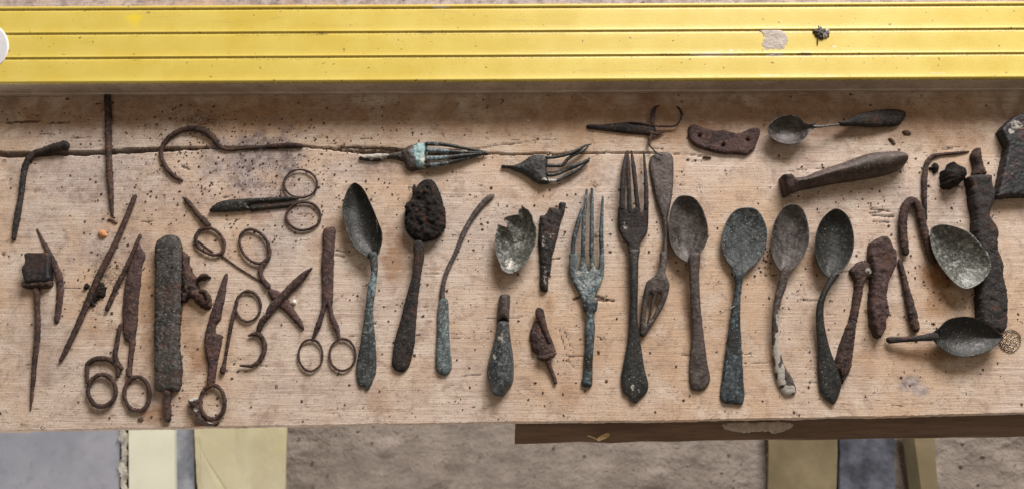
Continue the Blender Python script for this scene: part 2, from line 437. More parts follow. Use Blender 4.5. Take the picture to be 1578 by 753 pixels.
def mat_yellow():
    t = NT('scuffed_yellow_paint')
    at = t.attr('stain_shade')
    n = t.noise(30, 5, 0.6); f = t.noise(700, 4, 0.6)
    c = t.mix(t.rng(n, 0.3, 0.7), lin(210, 186, 78), lin(219, 198, 98))
    c = t.mix(t.math('MULTIPLY', t.rng(f, 0.62, 0.74), 0.35), c, lin(150, 122, 50))
    gr = t.rng(t.math('ADD', at[1], t.math('MULTIPLY', t.noise(600, 5, 0.7), 0.8)), 0.76, 1.06)
    c = t.mix(t.math('MULTIPLY', gr, 0.75), c, lin(98, 80, 40))
    wh = t.rng(t.math('ADD', at[0], t.math('MULTIPLY', t.noise(350, 5, 0.7), 0.6)), 0.78, 1.0)
    c = t.mix(t.math('MULTIPLY', wh, 0.85), c, lin(226, 214, 196))
    c = t.mix(t.math('MULTIPLY', at[2], 0.75), c, lin(240, 214, 20))
    c = t.mix(t.rng(t.noise(1.0, 5, 0.7, t.map(14, 160, 20), 0.5), 0.55, 0.75, 0.0, 0.30), c, lin(168, 146, 84))
    sp = t.rng(t.noise(260, 2, 0.4), 0.715, 0.735)
    c = t.mix(t.math('MULTIPLY', sp, 0.7), c, lin(110, 84, 50))
    nb = t.bump(t.math('ADD', t.noise(900, 4, 0.6), t.math('MULTIPLY', n, 1.2)), 0.22, 0.0005)
    return t.fin(c, t.rng(f, 0.3, 0.7, 0.34, 0.55), 0.0, nb, 0.45)
M['yellow'] = mat_yellow()

def simple(name, a, b, scale, rough=0.8, bump=0.3, dist=0.001, c3=None, spec=0.3, metal=0.0, sx=1, sy=1):
    t = NT(name); v = t.map(sx, sy, 1)
    n = t.noise(scale, 6, 0.62, v); n2 = t.noise(scale * 7, 4, 0.6, v)
    c = t.mix(t.rng(n, 0.32, 0.68), lin(*a), lin(*b))
    c = t.mix(t.math('MULTIPLY', t.rng(n2, 0.5, 0.72), 0.35), c, lin(*(c3 or a)))
    return t.fin(c, rough, metal, t.bump(t.math('ADD', n, t.math('MULTIPLY', n2, 0.5)), bump, dist), spec)
M['alu'] = simple('dull_grey_metal', (186, 172, 158), (214, 200, 186), 40, 0.5, 0.3, 0.0004, (90, 78, 66), 0.5, 0.3, 1, 8)
M['vial'] = simple('white_plastic', (214, 216, 220), (228, 230, 232), 60, 0.4, 0.1, 0.0003, (190, 190, 190), 0.5)
M['plaster'] = simple('splashed_plaster', (176, 164, 154), (206, 196, 184), 180, 0.9, 0.9, 0.0012, (140, 124, 108))
M['beam'] = simple('dark_brown_wood', (118, 98, 84), (144, 122, 106), 14, 0.8, 0.6, 0.0012, (84, 68, 56), 0.25, 0, 1, 12)
M['concrete'] = simple('rough_concrete', (132, 122, 113), (154, 144, 134), 26, 0.95, 0.9, 0.006, (104, 88, 76), 0.2)
M['slab'] = simple('blue_grey_slab', (130, 133, 141), (152, 153, 160), 9, 0.85, 0.5, 0.002, (112, 113, 120), 0.25)
M['slab_dark'] = simple('marbled_blue_slab', (118, 124, 134), (168, 172, 180), 26, 0.8, 0.5, 0.002, (70, 76, 94), 0.25)
M['cream'] = simple('cream_panel', (206, 206, 184), (218, 218, 196), 14, 0.7, 0.15, 0.001, (212, 210, 190), 0.3)
M['sheet'] = simple('yellowed_sheet', (184, 176, 142), (206, 200, 168), 6, 0.6, 0.25, 0.002, (184, 174, 128), 0.35)
M['sheet_shaded'] = simple('shaded_sheet', (108, 97, 72), (132, 120, 92), 9, 0.7, 0.3, 0.002, (116, 100, 68))  # sheet colour darkened to imitate shade on the right
M['slab_shaded'] = simple('shaded_blue_slab', (50, 52, 60), (104, 108, 118), 24, 0.8, 0.5, 0.002, (50, 54, 66), 0.25)  # blue slab colour darkened so that it looks shaded
M['bead'] = simple('crumbly_foam', (150, 146, 134), (206, 200, 186), 90, 0.9, 0.8, 0.003, (90, 82, 70))
M['orange'] = simple('orange_stone', (176, 108, 64), (212, 160, 112), 400, 0.6, 0.6, 0.0006, (170, 90, 50), 0.4)
M['shaving'] = simple('pale_shaving', (196, 170, 120), (216, 194, 150), 200, 0.7, 0.3, 0.0004, (160, 130, 84))
M['crumb'] = simple('dark_crumbs', (58, 44, 36), (120, 96, 80), 300, 0.9, 0.4, 0.0003, (34, 26, 22))
M['grit'] = simple('pale_grit', (196, 188, 176), (238, 234, 226), 700, 0.5, 0.3, 0.0003, (160, 150, 140), 0.5)
def mat_glass():
    t = NT('clear_glass'); t.b.inputs['Base Color'].default_value = (0.96, 0.95, 0.92, 1)
    t.b.inputs['Transmission Weight'].default_value = 1.0; t.b.inputs['Roughness'].default_value = 0.18; t.b.inputs['IOR'].default_value = 1.18
    t.l(t.bump(t.noise(60, 1, 0.5), 0.1, 0.001), t.b.inputs['Normal']); return t.m
M['glass'] = mat_glass()
M['disc_rim'] = simple('brown_edge', (92, 74, 62), (150, 134, 120), 300, 0.3, 0.3, 0.0004, (60, 46, 40), 0.6)

# ------------------------------------------------------------------ the board
def grid_faces(nx, ny):
    i, j = np.meshgrid(np.arange(nx - 1), np.arange(ny - 1), indexing='ij'); a = (i * ny + j).ravel()
    return np.stack([a, a + ny, a + ny + 1, a + 1], 1)
EDGE = [(-200, 665), (0, 662), (120, 660), (330, 656), (560, 652), (790, 649), (1000, 647), (1200, 643), (1400, 639), (1578, 634), (1800, 628)]
CRACK = [(-200, 239, 7), (0, 238.5, 6.5), (60, 237, 6), (130, 237, 5.5), (200, 233, 5.5), (250, 230, 5), (330, 228, 3), (470, 226, 2.4), (520, 231, 2.4), (560, 234, 3.5),
         (640, 236, 4), (750, 237.5, 2.2), (800, 238, 2), (905, 236, 1.6), (1010, 236, 1.2), (1080, 240, 0.8), (1120, 240, 0)]
CRACK2 = [(500, 227, 0), (545, 227, 3), (600, 230, 3.4), (640, 233, 2.2), (735, 230, 1.0), (775, 223, 1.3), (840, 216, 0.7), (860, 214, 0)]
CRACK3 = [(1190, 268, 0), (1230, 262, .8), (1300, 256, .6), (1320, 252, 0)]
CLUST = [(170, 420, 40, 45), (380, 250, 90, 40), (440, 300, 60, 45), (300, 200, 40, 20), (300, 590, 40, 40), (120, 190, 100, 25), (230, 300, 110, 50), (590, 300, 60, 30), (650, 430, 60, 60),
         (900, 330, 40, 60), (760, 330, 50, 40), (1010, 350, 40, 60), (1250, 450, 60, 90), (1400, 250, 40, 30), (1440, 470, 40, 50), (1330, 330, 40, 30), (800, 590, 300, 40), (1180, 400, 12, 14), (960, 600, 300, 30), (500, 450, 300, 100), (1480, 600, 80, 30)]
def board():
    root = thing('wooden_board', 'long weathered pale wooden board that carries all the old cutlery, cracked lengthwise', 'board', 789, 400, -0.027)
    z0 = 0.0
    xs = np.arange(-180, 1760, 2.6)
    t = np.linspace(0, 1, 400)
    PXg = np.repeat(xs[:, None], len(t), 1)
    eb = np.interp(xs, [e[0] for e in EDGE], [e[1] for e in EDGE])
    eb = eb + 1.1 * fbm(xs * 0.02, xs * 0, 0, 77, 4) + 0.5 * vn(xs * 0.3, xs * 0, 0, 78)
    top = np.full(len(xs), -48.0)
    PYg = top[:, None] + (eb - top)[:, None] * t[None]
    X, Y = P(PXg, PYg, z0)
    px, py = PXg.ravel(), PYg.ravel()
    h = 0.10 * fbm(px * 0.02, py * 0.6, 0, 5, 3) + 0.06 * fbm(px * 0.4, py * 0.12, 0, 9, 2)
    stain_shade = np.zeros((len(px), 3))
    wob = 1.3 * fbm(px * 0.05, px * 0, 0, 12, 4)
    for cr, dep in ((CRACK, 5.0), (CRACK2, 2.5), (CRACK3, 1.2)):
        a = np.array(cr); yc = np.interp(px, a[:, 0], a[:, 1], left=-999, right=-999) + wob
        w = np.interp(px, a[:, 0], a[:, 2], left=0, right=0) * (1 + 0.25 * vn(px * 0.12, px * 0, 0, 3))
        d = np.abs(py - yc)
        h -= dep * (1 - sst(0.30, 0.72, d / np.maximum(w, 0.01))) * (w > 0.1) * np.clip(w / 2.0, 0.2, 1)
        stain_shade[:, 1] = np.maximum(stain_shade[:, 1], 0.75 * (1 - sst(0.4, 1.3, d / np.maximum(w, 0.01))) * (w > 0.1))
    # gouges (px0,py0,px1,py1,width,depth)
    G = [(11, 189, 61, 187, 3, .7), (77, 190, 107, 189, 3, .7), (884, 461, 905, 452, 4, .9), (905, 452, 930, 460, 4, .9), (918, 462, 945, 463, 3, .8),
         (861, 503, 876, 556, 1.6, .5), (868, 505, 884, 545, 1.6, .5), (876, 556, 888, 570, 1.6, .5), (1342, 322, 1372, 326, 3, .8), (1345, 332, 1378, 334, 3, .8), (1346, 341, 1370, 343, 2.5, .7),
         (1340, 328, 1356, 327, 2.5, .7), (368, 236, 378, 262, 1.5, .6), (378, 262, 387, 286, 1.5, .5), (280, 256, 292, 262, 4, .5), (518, 385, 532, 388, 2.5, .8), (517, 393, 530, 395, 2.5, .8),
         (1452, 228, 1490, 226, 1.5, .4), (1440, 232, 1470, 229, 1.2, .4), (1290, 576, 1345, 582, 1.2, .3), (845, 400, 862, 398, 2, .6), (1082, 363, 1092, 364, 3, .8), (1085, 220, 1096, 219, 3, .6),
         (750, 490, 800, 489, 1.4, .3), (690, 520, 760, 521, 1.2, .3), (300, 470, 340, 469, 1.5, .4), (610, 470, 660, 472, 1.2, .4), (1130, 560, 1190, 558, 1.2, .3), (455, 330, 480, 331, 2, .5)]
    for k in range(46):
        gx, gy = rng.uniform(0, 1578), rng.uniform(150, 640); L = rng.uniform(5, 30)
        G.append((gx, gy, gx + L, gy + rng.normal() * 1.2, rng.uniform(1.2, 2.6), rng.uniform(0.2, 0.6)))
    for (x0, y0, x1, y1, w, dep) in G:
        sel = (px > min(x0, x1) - 8) & (px < max(x0, x1) + 8) & (py > min(y0, y1) - 8) & (py < max(y0, y1) + 8)
        if not sel.any(): continue
        ax, ay = px[sel], py[sel]; l2 = (x1 - x0) ** 2 + (y1 - y0) ** 2
        tt = np.clip(((ax - x0) * (x1 - x0) + (ay - y0) * (y1 - y0)) / l2, 0, 1)
        d = np.hypot(ax - x0 - tt * (x1 - x0), ay - y0 - tt * (y1 - y0)) + 0.8 * vn(ax * 0.3, ay * 0.3, 0, 8)
        m = 1 - sst(w * 0.3, w * 0.75, d)
        h[sel] -= dep * m; stain_shade[sel, 1] = np.maximum(stain_shade[sel, 1], 0.85 * m)
    # dents left by worm or nails
    for (dx, dy, r_) in [(54, 295, 3.5), (127, 294, 3.2), (225, 253, 4), (88, 292, 2), (146, 273, 2.5), (5, 391, 5), (578, 498, 3.4), (1120, 215, 0)]:
        d = np.hypot(px - dx, py - dy); m = 1 - sst(r_ * 0.5, r_ * 1.1, d); h -= 0.5 * m; stain_shade[:, 1] = np.maximum(stain_shade[:, 1], 0.75 * m)
    # soaked stains, and brown painted in for cast shadows: (x, y, rx, ry, channel, amount)   0 rust and shadow brown, 1 grime, 2 grey dust
    S = [(395, 250, 120, 55, 2, .75), (430, 300, 90, 60, 2, .6), (400, 245, 110, 60, 1, .66), (230, 330, 180, 90, 1, .32), (100, 300, 120, 50, 1, .25), (450, 300, 80, 40, 1, .45), (170, 420, 55, 55, 1, .55), (260, 240, 60, 40, 1, .40), (310, 185, 60, 20, 1, .55), (60, 420, 60, 60, 1, .30), (200, 560, 110, 60, 1, .30), (850, 330, 120, 60, 1, .28), (1300, 330, 140, 60, 1, .32), (1470, 420, 70, 80, 1, .30), (700, 540, 160, 50, 1, .22), (180, 380, 80, 40, 2, .5), (440, 190, 120, 22, 1, .28), (300, 190, 60, 26, 1, .38),
         (610, 395, 26, 55, 0, .6), (610, 540, 14, 60, 0, .15), (578, 620, 20, 22, 0, .35), (768, 415, 20, 32, 0, .45), (846, 470, 12, 26, 0, .45), (872, 600, 26, 60, 0, .3), (905, 345, 30, 60, 2, .3),  # tall brown patch left of the crusted spoon paints its cast shadow
         (285, 470, 22, 60, 0, .5), (228, 470, 14, 110, 0, .45), (305, 545, 22, 50, 0, .6), (238, 640, 26, 18, 0, .65), (310, 650, 26, 10, 0, .7), (150, 505, 20, 36, 0, .25), (120, 270, 150, 60, 2, .5), (430, 350, 60, 80, 2, .4), (60, 520, 60, 90, 2, .35), (560, 260, 120, 26, 2, .4), (880, 260, 120, 26, 2, .3), (70, 560, 14, 50, 0, .2),  # brown left of thick blade and scissor half paints their cast shadows
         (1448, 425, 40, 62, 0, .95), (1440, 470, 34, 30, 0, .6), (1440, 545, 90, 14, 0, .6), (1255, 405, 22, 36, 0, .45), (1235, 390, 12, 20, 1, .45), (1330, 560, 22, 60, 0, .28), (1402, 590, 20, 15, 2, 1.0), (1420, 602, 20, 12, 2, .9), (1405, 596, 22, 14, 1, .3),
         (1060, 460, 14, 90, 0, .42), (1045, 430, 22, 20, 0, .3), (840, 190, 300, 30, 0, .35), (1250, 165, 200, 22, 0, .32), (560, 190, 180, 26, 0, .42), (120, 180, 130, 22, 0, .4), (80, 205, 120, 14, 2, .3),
         (1300, 290, 90, 16, 0, .3), (640, 262, 90, 12, 0, .4), (960, 205, 70, 10, 0, .3), (1230, 240, 40, 18, 0, .25), (400, 335, 60, 7, 0, .4), (320, 362, 10, 10, 0, .5), (152, 605, 12, 12, 1, .4), (212, 600, 12, 14, 1, .3),  # brown bands below handle, fork and spoon paint their cast shadows
         (480, 540, 10, 8, 1, .35), (527, 535, 12, 8, 1, .35), (378, 455, 12, 5, 1, .35), (770, 540, 120, 90, 0, .12), (1150, 520, 300, 100, 0, .10), (1010, 560, 60, 60, 0, .2), (900, 550, 40, 70, 0, .2), (505, 600, 160, 30, 2, .12),
         (20, 60, 400, 80, 2, .8), (800, 0, 900, 12, 2, .9), (200, 300, 200, 60, 2, .35), (80, 330, 70, 50, 2, .3), (1460, 300, 110, 60, 2, .35), (1350, 250, 30, 10, 2, .4), (760, 350, 140, 60, 2, .22), (1010, 300, 80, 60, 2, .2),
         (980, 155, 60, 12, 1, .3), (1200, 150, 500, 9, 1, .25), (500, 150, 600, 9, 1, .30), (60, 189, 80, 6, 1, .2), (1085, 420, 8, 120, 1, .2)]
    for k in range(150):
        cl = CLUST[k % len(CLUST)]
        S.append((rng.normal(cl[0], cl[2] * 1.2), rng.normal(cl[1], cl[3] * 1.2), rng.uniform(5, 22), rng.uniform(4, 12), 1, rng.uniform(.2, .5)))
    S += [(350, 176, 620, 36, 0, .62), (1150, 176, 640, 44, 0, .62), (1420, 200, 200, 30, 0, .4), (640, 150, 1200, 10, 1, .3), (700, 190, 260, 24, 0, .4)]  # warm brown of the level's shaded strip put into the board colour
    wr = fbm(px * 0.045, py * 0.045, 0, 31, 4)
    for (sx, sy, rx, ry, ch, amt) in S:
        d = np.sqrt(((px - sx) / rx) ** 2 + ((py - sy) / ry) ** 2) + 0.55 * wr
        stain_shade[:, ch] = np.maximum(stain_shade[:, ch], amt * (1 - sst(0.25, 1.15, d)))
    stain_shade[:, 1] = np.maximum(stain_shade[:, 1], np.clip(0.15 + 0.35 * fbm(px * 0.008, py * 0.03, 0, 60, 3), 0, 0.4))
    o0 = org(root)
    nx, ny = X.shape
    V = np.stack([X.ravel(), Y.ravel(), h * MM], 1) - o0
    me = make_mesh('board_face', V, grid_faces(nx, ny)[:, ::-1], M['board'], True, stain_shade, 'stain_shade')
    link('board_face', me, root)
    # the four sawn sides and the underside, as one closed skirt under the face
    ring = list(range(0, nx * ny, ny))[::-1]                     # top line
    ring = [i * ny for i in range(nx)] + [(nx - 1) * ny + j for j in range(1, ny)] + [i * ny + ny - 1 for i in range(nx - 2, -1, -1)] + [j for j in range(ny - 2, 0, -1)]
    RV = V[ring]; rows = []
    lv = [0.0, -0.0008, -0.006, -0.013, -0.020, -0.0262, -0.027]
    for k, zz in enumerate(lv):
        r_ = RV.copy()
        if k: r_[:, 2] = zz - o0[2]
        px_ = np.arange(len(r_)); front = r_[:, 1] < np.median(RV[:, 1])
        off = (0.0007 if k in (1, 2, 3, 4, 5) else 0.0) + 0.0007 * fbm(px_ * 0.11, px_ * 0 + k * 3.1, 0, 91, 3)
        if k: r_[:, 1] -= np.where(front, off, 0)
        rows.append(r_)
    n = len(ring); VV = np.vstack(rows); F = []
    i = np.arange(n); i2 = (i + 1) % n
    for k in range(len(lv) - 1):
        F.append(np.stack([k * n + i, (k + 1) * n + i, (k + 1) * n + i2, k * n + i2], 1))
    F = [tuple(f) for f in np.vstack(F)[:, ::-1]] + [tuple(range((len(lv) - 1) * n, len(lv) * n))]
    cst = np.zeros((len(VV), 3)); cst[:, 0] = 0.25; cst[:, 1] = 0.25
    link('sawn_edge', make_mesh('sawn_edge', VV, F, M['board'], True, cst, 'stain_shade'), root)
board()

# ------------------------------------------------------------------ brown plank under the board, floor and what lies on it
def box_px(name, quad, zt, thick, mat, parent, ns=(24, 8), noise=0.0006, frames=None):
    """a slab whose top corners are given in photo pixels at height zt"""
    SEED[0] += 1; sd = SEED[0]
    C = [P(a, b, zt) for a, b in quad]; C = [np.array([float(a), float(b)]) for a, b in C]
    nx, ny = ns; o0 = org(parent); V = []
    for i in range(nx + 1):
        for j in range(ny + 1):
            u, v = i / nx, j / ny
            p_ = C[0] * (1 - u) * (1 - v) + C[1] * u * (1 - v) + C[2] * u * v + C[3] * (1 - u) * v
            V.append([p_[0], p_[1], zt])
    V = np.array(V)
    jit = noise * np.stack([fbm(V[:, 0] * 70, V[:, 1] * 70, 1, sd), fbm(V[:, 0] * 70, V[:, 1] * 70, 9, sd + 2), 0.8 * fbm(V[:, 0] * 30, V[:, 1] * 30, 5, sd + 3)], 1)
    V = V + jit
    if frames: V[:, 2] += frames(V[:, 0], V[:, 1])
    m = len(V); n2 = ny + 1
    ringi = [i * n2 for i in range(nx + 1)] + [nx * n2 + j for j in range(1, n2)] + [i * n2 + ny for i in range(nx - 1, -1, -1)] + [j for j in range(ny - 1, 0, -1)]
    low = V[ringi].copy(); low[:, 2] -= thick
    inset = V[ringi].copy(); ctr = V.mean(0); 
    VV = np.vstack([V, low]) - o0; F = [tuple(f) for f in grid_faces(nx + 1, n2)[:, ::-1]]
    k = len(ringi)
    for a in range(k):
        b = (a + 1) % k
        F.append((ringi[a], ringi[b], m + b, m + a))
    F.append(tuple(range(m + k - 1, m - 1, -1)))
    me = make_mesh(name, VV, F, mat, False)
    return link(name, me, parent)

ZB = -0.0275
bp = thing('brown_plank', 'dark brown plank jutting from under the lower right edge of the pale board', 'plank', 1200, 600, ZB - 0.028)
box_px('plank_body', [(794, 682), (794, 120), (1800, 100), (1800, 668)], ZB, 0.028, M['beam'], bp, (60, 20), 0.0012)
pp_ = Zm(780, 630, 1.977, [(660, 45), (700, 38), (760, 40), (830, 36), (870, 42), (872, 55), (850, 66), (820, 72), (790, 66), (740, 70), (700, 68), (668, 62)])
blob('plaster_smear', pp_, bp, M['plaster'], T=1.0, r=4, zm=0, base=ZB, lift=-0.2, ragged=1.0, noise=0.6, edge=0.2)
ws = thing('wood_shaving', 'small pale curled wood shaving on the brown plank', 'shaving', 930, 674, ZB)
stroke('shaving_curl', [(921, 678, 5, .6), (926, 674, 7, 1.8), (933, 671, 8, 2.4), (940, 668, 6, 1.2)], ws, M['shaving'], flat=0.3, base=ZB)
stroke('shaving_curl', [(905, 670, 2, .4), (914, 673, 2, .8), (922, 677, 2, .6)], ws, M['shaving'], flat=0.5, base=ZB)

FZ = -0.46
def floor():
    nx, ny = 520, 260
    xs = np.linspace(-1.9, 1.9, nx); ys = np.concatenate([np.linspace(-1.2, -0.36, 30, endpoint=False), np.linspace(-0.36, 0.02, 170, endpoint=False), np.linspace(0.02, 2.0, 60)])
    X, Y = np.meshgrid(xs, ys, indexing='ij'); x, y = X.ravel(), Y.ravel()
    h = 0.004 * fbm(x * 9, y * 9, 0, 4, 3) + 0.005 * np.abs(fbm(x * 26, y * 26, 0, 8, 5)) + 0.0018 * fbm(x * 90, y * 90, 0, 14, 3)
    for (fx, fy, fr) in [(598, 690, .016), (660, 735, .02), (1010, 740, .018)]:
        cx_, cy_ = P(fx, fy, FZ); d = np.hypot(x - cx_, (y - cy_) * 1.1) + 0.004 * vn(x * 90, y * 90); h += 0.006 * (1 - sst(fr * .5, fr, d))
    me = make_mesh('concrete_floor', np.stack([x, y, FZ + h], 1), grid_faces(nx, ny), M['concrete'])
    o = link('concrete_floor', me); o['kind'] = 'structure'
floor()
def floor_grit():
    base = np.array([(1, 0, 0), (0, 1, 0), (-1, 0, 0), (0, -1, 0), (0, 0, .8), (0, 0, -.5)])
    tri = np.array([(0, 1, 4), (1, 2, 4), (2, 3, 4), (3, 0, 4), (1, 0, 5), (2, 1, 5), (3, 2, 5), (0, 3, 5)]); V, F = [], []
    for k in range(2600):
        x, y = rng.uniform(-0.9, 0.9), rng.uniform(-0.36, -0.02); s_ = (0.6 + 3.0 * rng.random() ** 6) * MM
        b = base * (1 + rng.uniform(-.4, .4, base.shape)) * s_ * [1, rng.uniform(.5, 1), .6]; V.append(b + [x, y, FZ + 0.0035]); F.append(tri + 6 * k)
    o = link('floor_grit', make_mesh('floor_grit', np.vstack(V), np.vstack(F), M['concrete'], False)); o['kind'] = 'stuff'; o['label'] = 'small grit and plaster crumbs strewn over the concrete floor'; o['category'] = 'grit'
floor_grit()
def lone(o, label, cat, group=None):
    o['label'] = label; o['category'] = cat
    if group: o['group'] = group
    return o
def recenter(o):
    me = o.data; n = len(me.vertices); a = np.zeros(n * 3, np.float32); me.vertices.foreach_get('co', a); a = a.reshape(-1, 3)
    c = np.array([a[:, 0].mean(), a[:, 1].mean(), a[:, 2].min()]); a -= c; me.vertices.foreach_set('co', a.ravel()); me.update(); o.location = Vector(c) + Vector(o.location)
    return o
zt = FZ + 0.022
def wavy(A, f, ph=0.0): return lambda x, y: A * np.sin(x * f + ph + 2.5 * y) + A * 0.3 * np.sin(x * f * 2.3 + y * 20) + A * 1.1 * fbm(x * 22, y * 9, 0, 50, 3) + A * 0.25 * np.abs(fbm(x * 60 + y * 30, y * 30, 0, 51, 3))
recenter(lone(box_px('floor_slab', [(-150, 850), (-150, 560), (186, 560), (183, 850)], zt, 0.03, M['slab'], None, (60, 60), 0.0012), 'broad blue grey stone slab on the floor at the far left', 'slab'))
recenter(lone(box_px('cream_board', [(199, 850), (198, 560), (269, 560), (270, 850)], zt + 0.006, 0.008, M['cream'], None, (8, 40), 0.0004), 'narrow cream board lying on the floor between two blue grey slabs', 'panel'))
recenter(lone(box_px('floor_slab', [(272, 850), (271, 560), (299, 560), (300, 850)], zt, 0.03, M['slab_dark'], None, (10, 60), 0.0012), 'narrow marbled blue grey slab strip beside the cream board', 'slab'))
recenter(lone(box_px('plastic_sheet', [(302, 850), (301, 560), (446, 560), (434, 850)], zt + 0.012, 0.004, M['sheet'], None, (50, 40), 0.0008, wavy(0.007, 60, 2.2)), 'cream plastic sheet folded over the floor, left of the bare concrete', 'sheet'))
recenter(lone(box_px('plastic_sheet', [(1184, 850), (1184, 560), (1292, 560), (1292, 850)], FZ + 0.02, 0.004, M['sheet_shaded'], None, (40, 30), 0.0008, wavy(0.004, 30, 0.0)), 'dim yellowish sheet on the floor under the brown plank', 'sheet'))
recenter(lone(box_px('floor_slab', [(1296, 850), (1294, 560), (1378, 560), (1379, 850)], FZ + 0.02, 0.03, M['slab_shaded'], None, (20, 60), 0.0016), 'shade darkened blue mottled slab on the floor at the lower right', 'slab'))
recenter(lone(box_px('cloth_strip', [(1432, 850), (1405, 640), (1438, 640), (1452, 850)], FZ + 0.05, 0.03, M['sheet_shaded'], None, (6, 30), 0.0012), 'thin cream cloth strip hanging slantwise beside the shade darkened blue slab', 'cloth'))
fb = thing('foam_seam', 'crumbly pale foam bead running along the slab edge at lower left', 'foam', 192, 720, FZ)
pts = []
for k in range(26):
    pts.append((191.5 + 2.0 * math.sin(k * 2.3) + random.uniform(-1.2, 1.2), 600 + k * 9, 11 + random.uniform(-4, 4)))
stroke('foam_bead', [(a, b, w, 0) for a, b, w in pts], fb, M['bead'], flat=0.9, base=zt + 0.002, noise=0.45, taper=False, step=1.2)

# ------------------------------------------------------------------ the yellow level
LZ = 0.024
def lerp_edge(px, L, Rr): return L + (Rr - L) * px / 1578.0
def level():
    root = thing('spirit_level', 'long yellow spirit level with grooved face lying along the top of the board', 'spirit level', 789, 70, 0.0)
    o0 = org(root)
    # profile across: (pixel rows at the left edge, depth mm)
    L = [9.2, 10.0, 11.5, 13.2, 13.9, 14.5, 16.4, 17.4, 20, 34, 46, 49.2, 50.3, 51.0, 51.6, 53.0, 54.2, 55.2, 58, 72, 84, 87.2, 88.1, 88.8, 89.4, 90.8, 92.0, 93.0, 96, 108, 120, 124.2, 125.6, 126.6, 128.2, 129.2]
    D = [1.5, .35, 0, 0, .2, 1.0, 1.1, .60, .50, .46, .40, .15, 0, .1, 0.8, 1.0, 0.9, .60, .50, .46, .40, .15, 0, .1, 0.8, 1.0, 0.9, .60, .50, .46, .40, .12, 0, .1, .9, 2.2]
    xs = np.arange(-200, 1790, 3.0)
    cxl, cyl = -22.0, 71.0
    rows, col = [], []
    rw = np.interp(np.arange(0, len(L) - 0.5, 0.5), np.arange(len(L)), L); dp = np.interp(np.arange(0, len(L) - 0.5, 0.5), np.arange(len(L)), D)
    for x in xs:
        yy = rw - 7.6 * x / 1578.0 - 0.6 * np.clip(rw / 128, 0, 1) * x / 1578.0
        X, Y = P(np.full(len(yy), x), yy, LZ)
        rows.append(np.stack([X, Y, LZ - dp * MM], 1))
        pxx = np.full(len(yy), x); c = np.zeros((len(yy), 3))
        groove = sst(0.65, 1.0, dp)
        gap = sst(-.05, .35, fbm(np.array([x * 0.013]), np.array([2.0]), 0, 21, 3) + 0.25)[0]
        c[:, 1] = 0.55 * groove
        near = (1 - sst(0.0, 4.0, np.abs(rw - 56))) + (1 - sst(0, 4, np.abs(rw - 93.5))) + 0.6 * (1 - sst(0, 5, np.abs(rw - 19)))
        c[:, 1] = np.maximum(c[:, 1], 0.42 * np.clip(near, 0, 1) * (0.4 + gap * 0.8))
        lip = (dp < 0.12) * 1.0
        c[:, 0] = lip * (0.12 + 0.22 * vn(np.array([x * 0.02]), np.array([7.0]), 0, 5)[0]) + 0
        rows_px = yy
        for (mx, my, rx, ry, ch, amt) in [(1120, 76, 50, 3.5, 0, .8), (1100, 84, 60, 3, 0, .75), (545, 80, 40, 2, 0, .45), (680, 10.5, 17, 2.5, 0, .9), (760, 42, 40, 2, 0, .3), (1190, 116, 26, 2.2, 0, .8), (1280, 117, 22, 2.5, 0, .6), (1450, 111, 26, 4, 0, .7), (1415, 112, 8, 3, 0, .6), (1195, 84, 22, 4, 0, .65), (1286, 72, 8, 4, 0, .8), (1296, 37, 16, 2.2, 0, .5), (1530, 36, 14, 2, 0, .5),
                                          (208, 28, 14, 11, 2, .9), (228, 19, 6, 3, 1, .6), (318, 31, 6, 4, 1, .35), (412, 98, 8, 4, 1, .5), (430, 62, 3, 3, 1, .5), (1010, 103, 34, 8, 1, .42), (970, 70, 20, 5, 1, .35), (1240, 83, 18, 3, 1, .75), (1050, 84, 60, 3, 1, .5), (495, 51, 20, 3, 1, .6), (655, 50, 16, 3, 1, .6), (730, 22, 2.4, 5, 1, .6), (1297, 8, 8, 2, 1, .6), (800, 52, 700, 4, 1, .14)]:
            if abs(x - mx) > rx * 1.6: continue
            d = np.sqrt(((x - mx) / rx) ** 2 + ((rows_px - my) / ry) ** 2) + 0.3 * vn(rows_px * 0.4, np.full(len(rows_px), x * 0.15), 0, 4)
            c[:, ch] = np.maximum(c[:, ch], amt * (1 - sst(0.4, 1.2, d)))
        c[:, 1] = np.maximum(c[:, 1], 0.30 * sst(0.15, 0.6, fbm(np.full(len(yy), x * 0.012), yy * 0.05, 0, 71, 4)))
        col.append(c)
    V = np.vstack(rows); nyy = len(rw)
    V[:, 2] += 0.00015 * fbm(V[:, 0] * 12, V[:, 1] * 20, 0, 3, 2)
    me = make_mesh('yellow_face', V - o0, grid_faces(len(xs), nyy)[:, ::-1], M['yellow'], True, np.vstack(col), 'stain_shade')
    f = link('yellow_face', me, root)
    # metal body below the painted face
    VV = []; lowz = 0.0006
    e0 = np.array([r_[0] for r_ in rows]); e1 = np.array([r_[-1] for r_ in rows])
    inset = 0.0006
    prof = [(e0, 0.0, None), (e0, -inset, LZ - 0.0022), (e0, -inset, lowz), (e1, inset, lowz), (e1, inset + 0.0, 0.004), (e1, inset + 0.0006, 0.0046), (e1, inset + 0.0006, LZ - 0.0045), (e1, inset, LZ - 0.0022), (e1, 0.0, None)]
    for (e, dy, z) in prof:
        q = e.copy(); q[:, 1] += dy
        if z is not None: q[:, 2] = z
        VV.append(q)
    VV = np.stack(VV, 1).reshape(-1, 3)
    F = [tuple(a) for a in grid_faces(len(xs), len(prof))]
    F += [tuple(range(len(prof)))[::-1], tuple((len(xs) - 1) * len(prof) + k for k in range(len(prof)))]
    link('metal_side', make_mesh('metal_side', VV - o0, F, M['alu'], False), root)
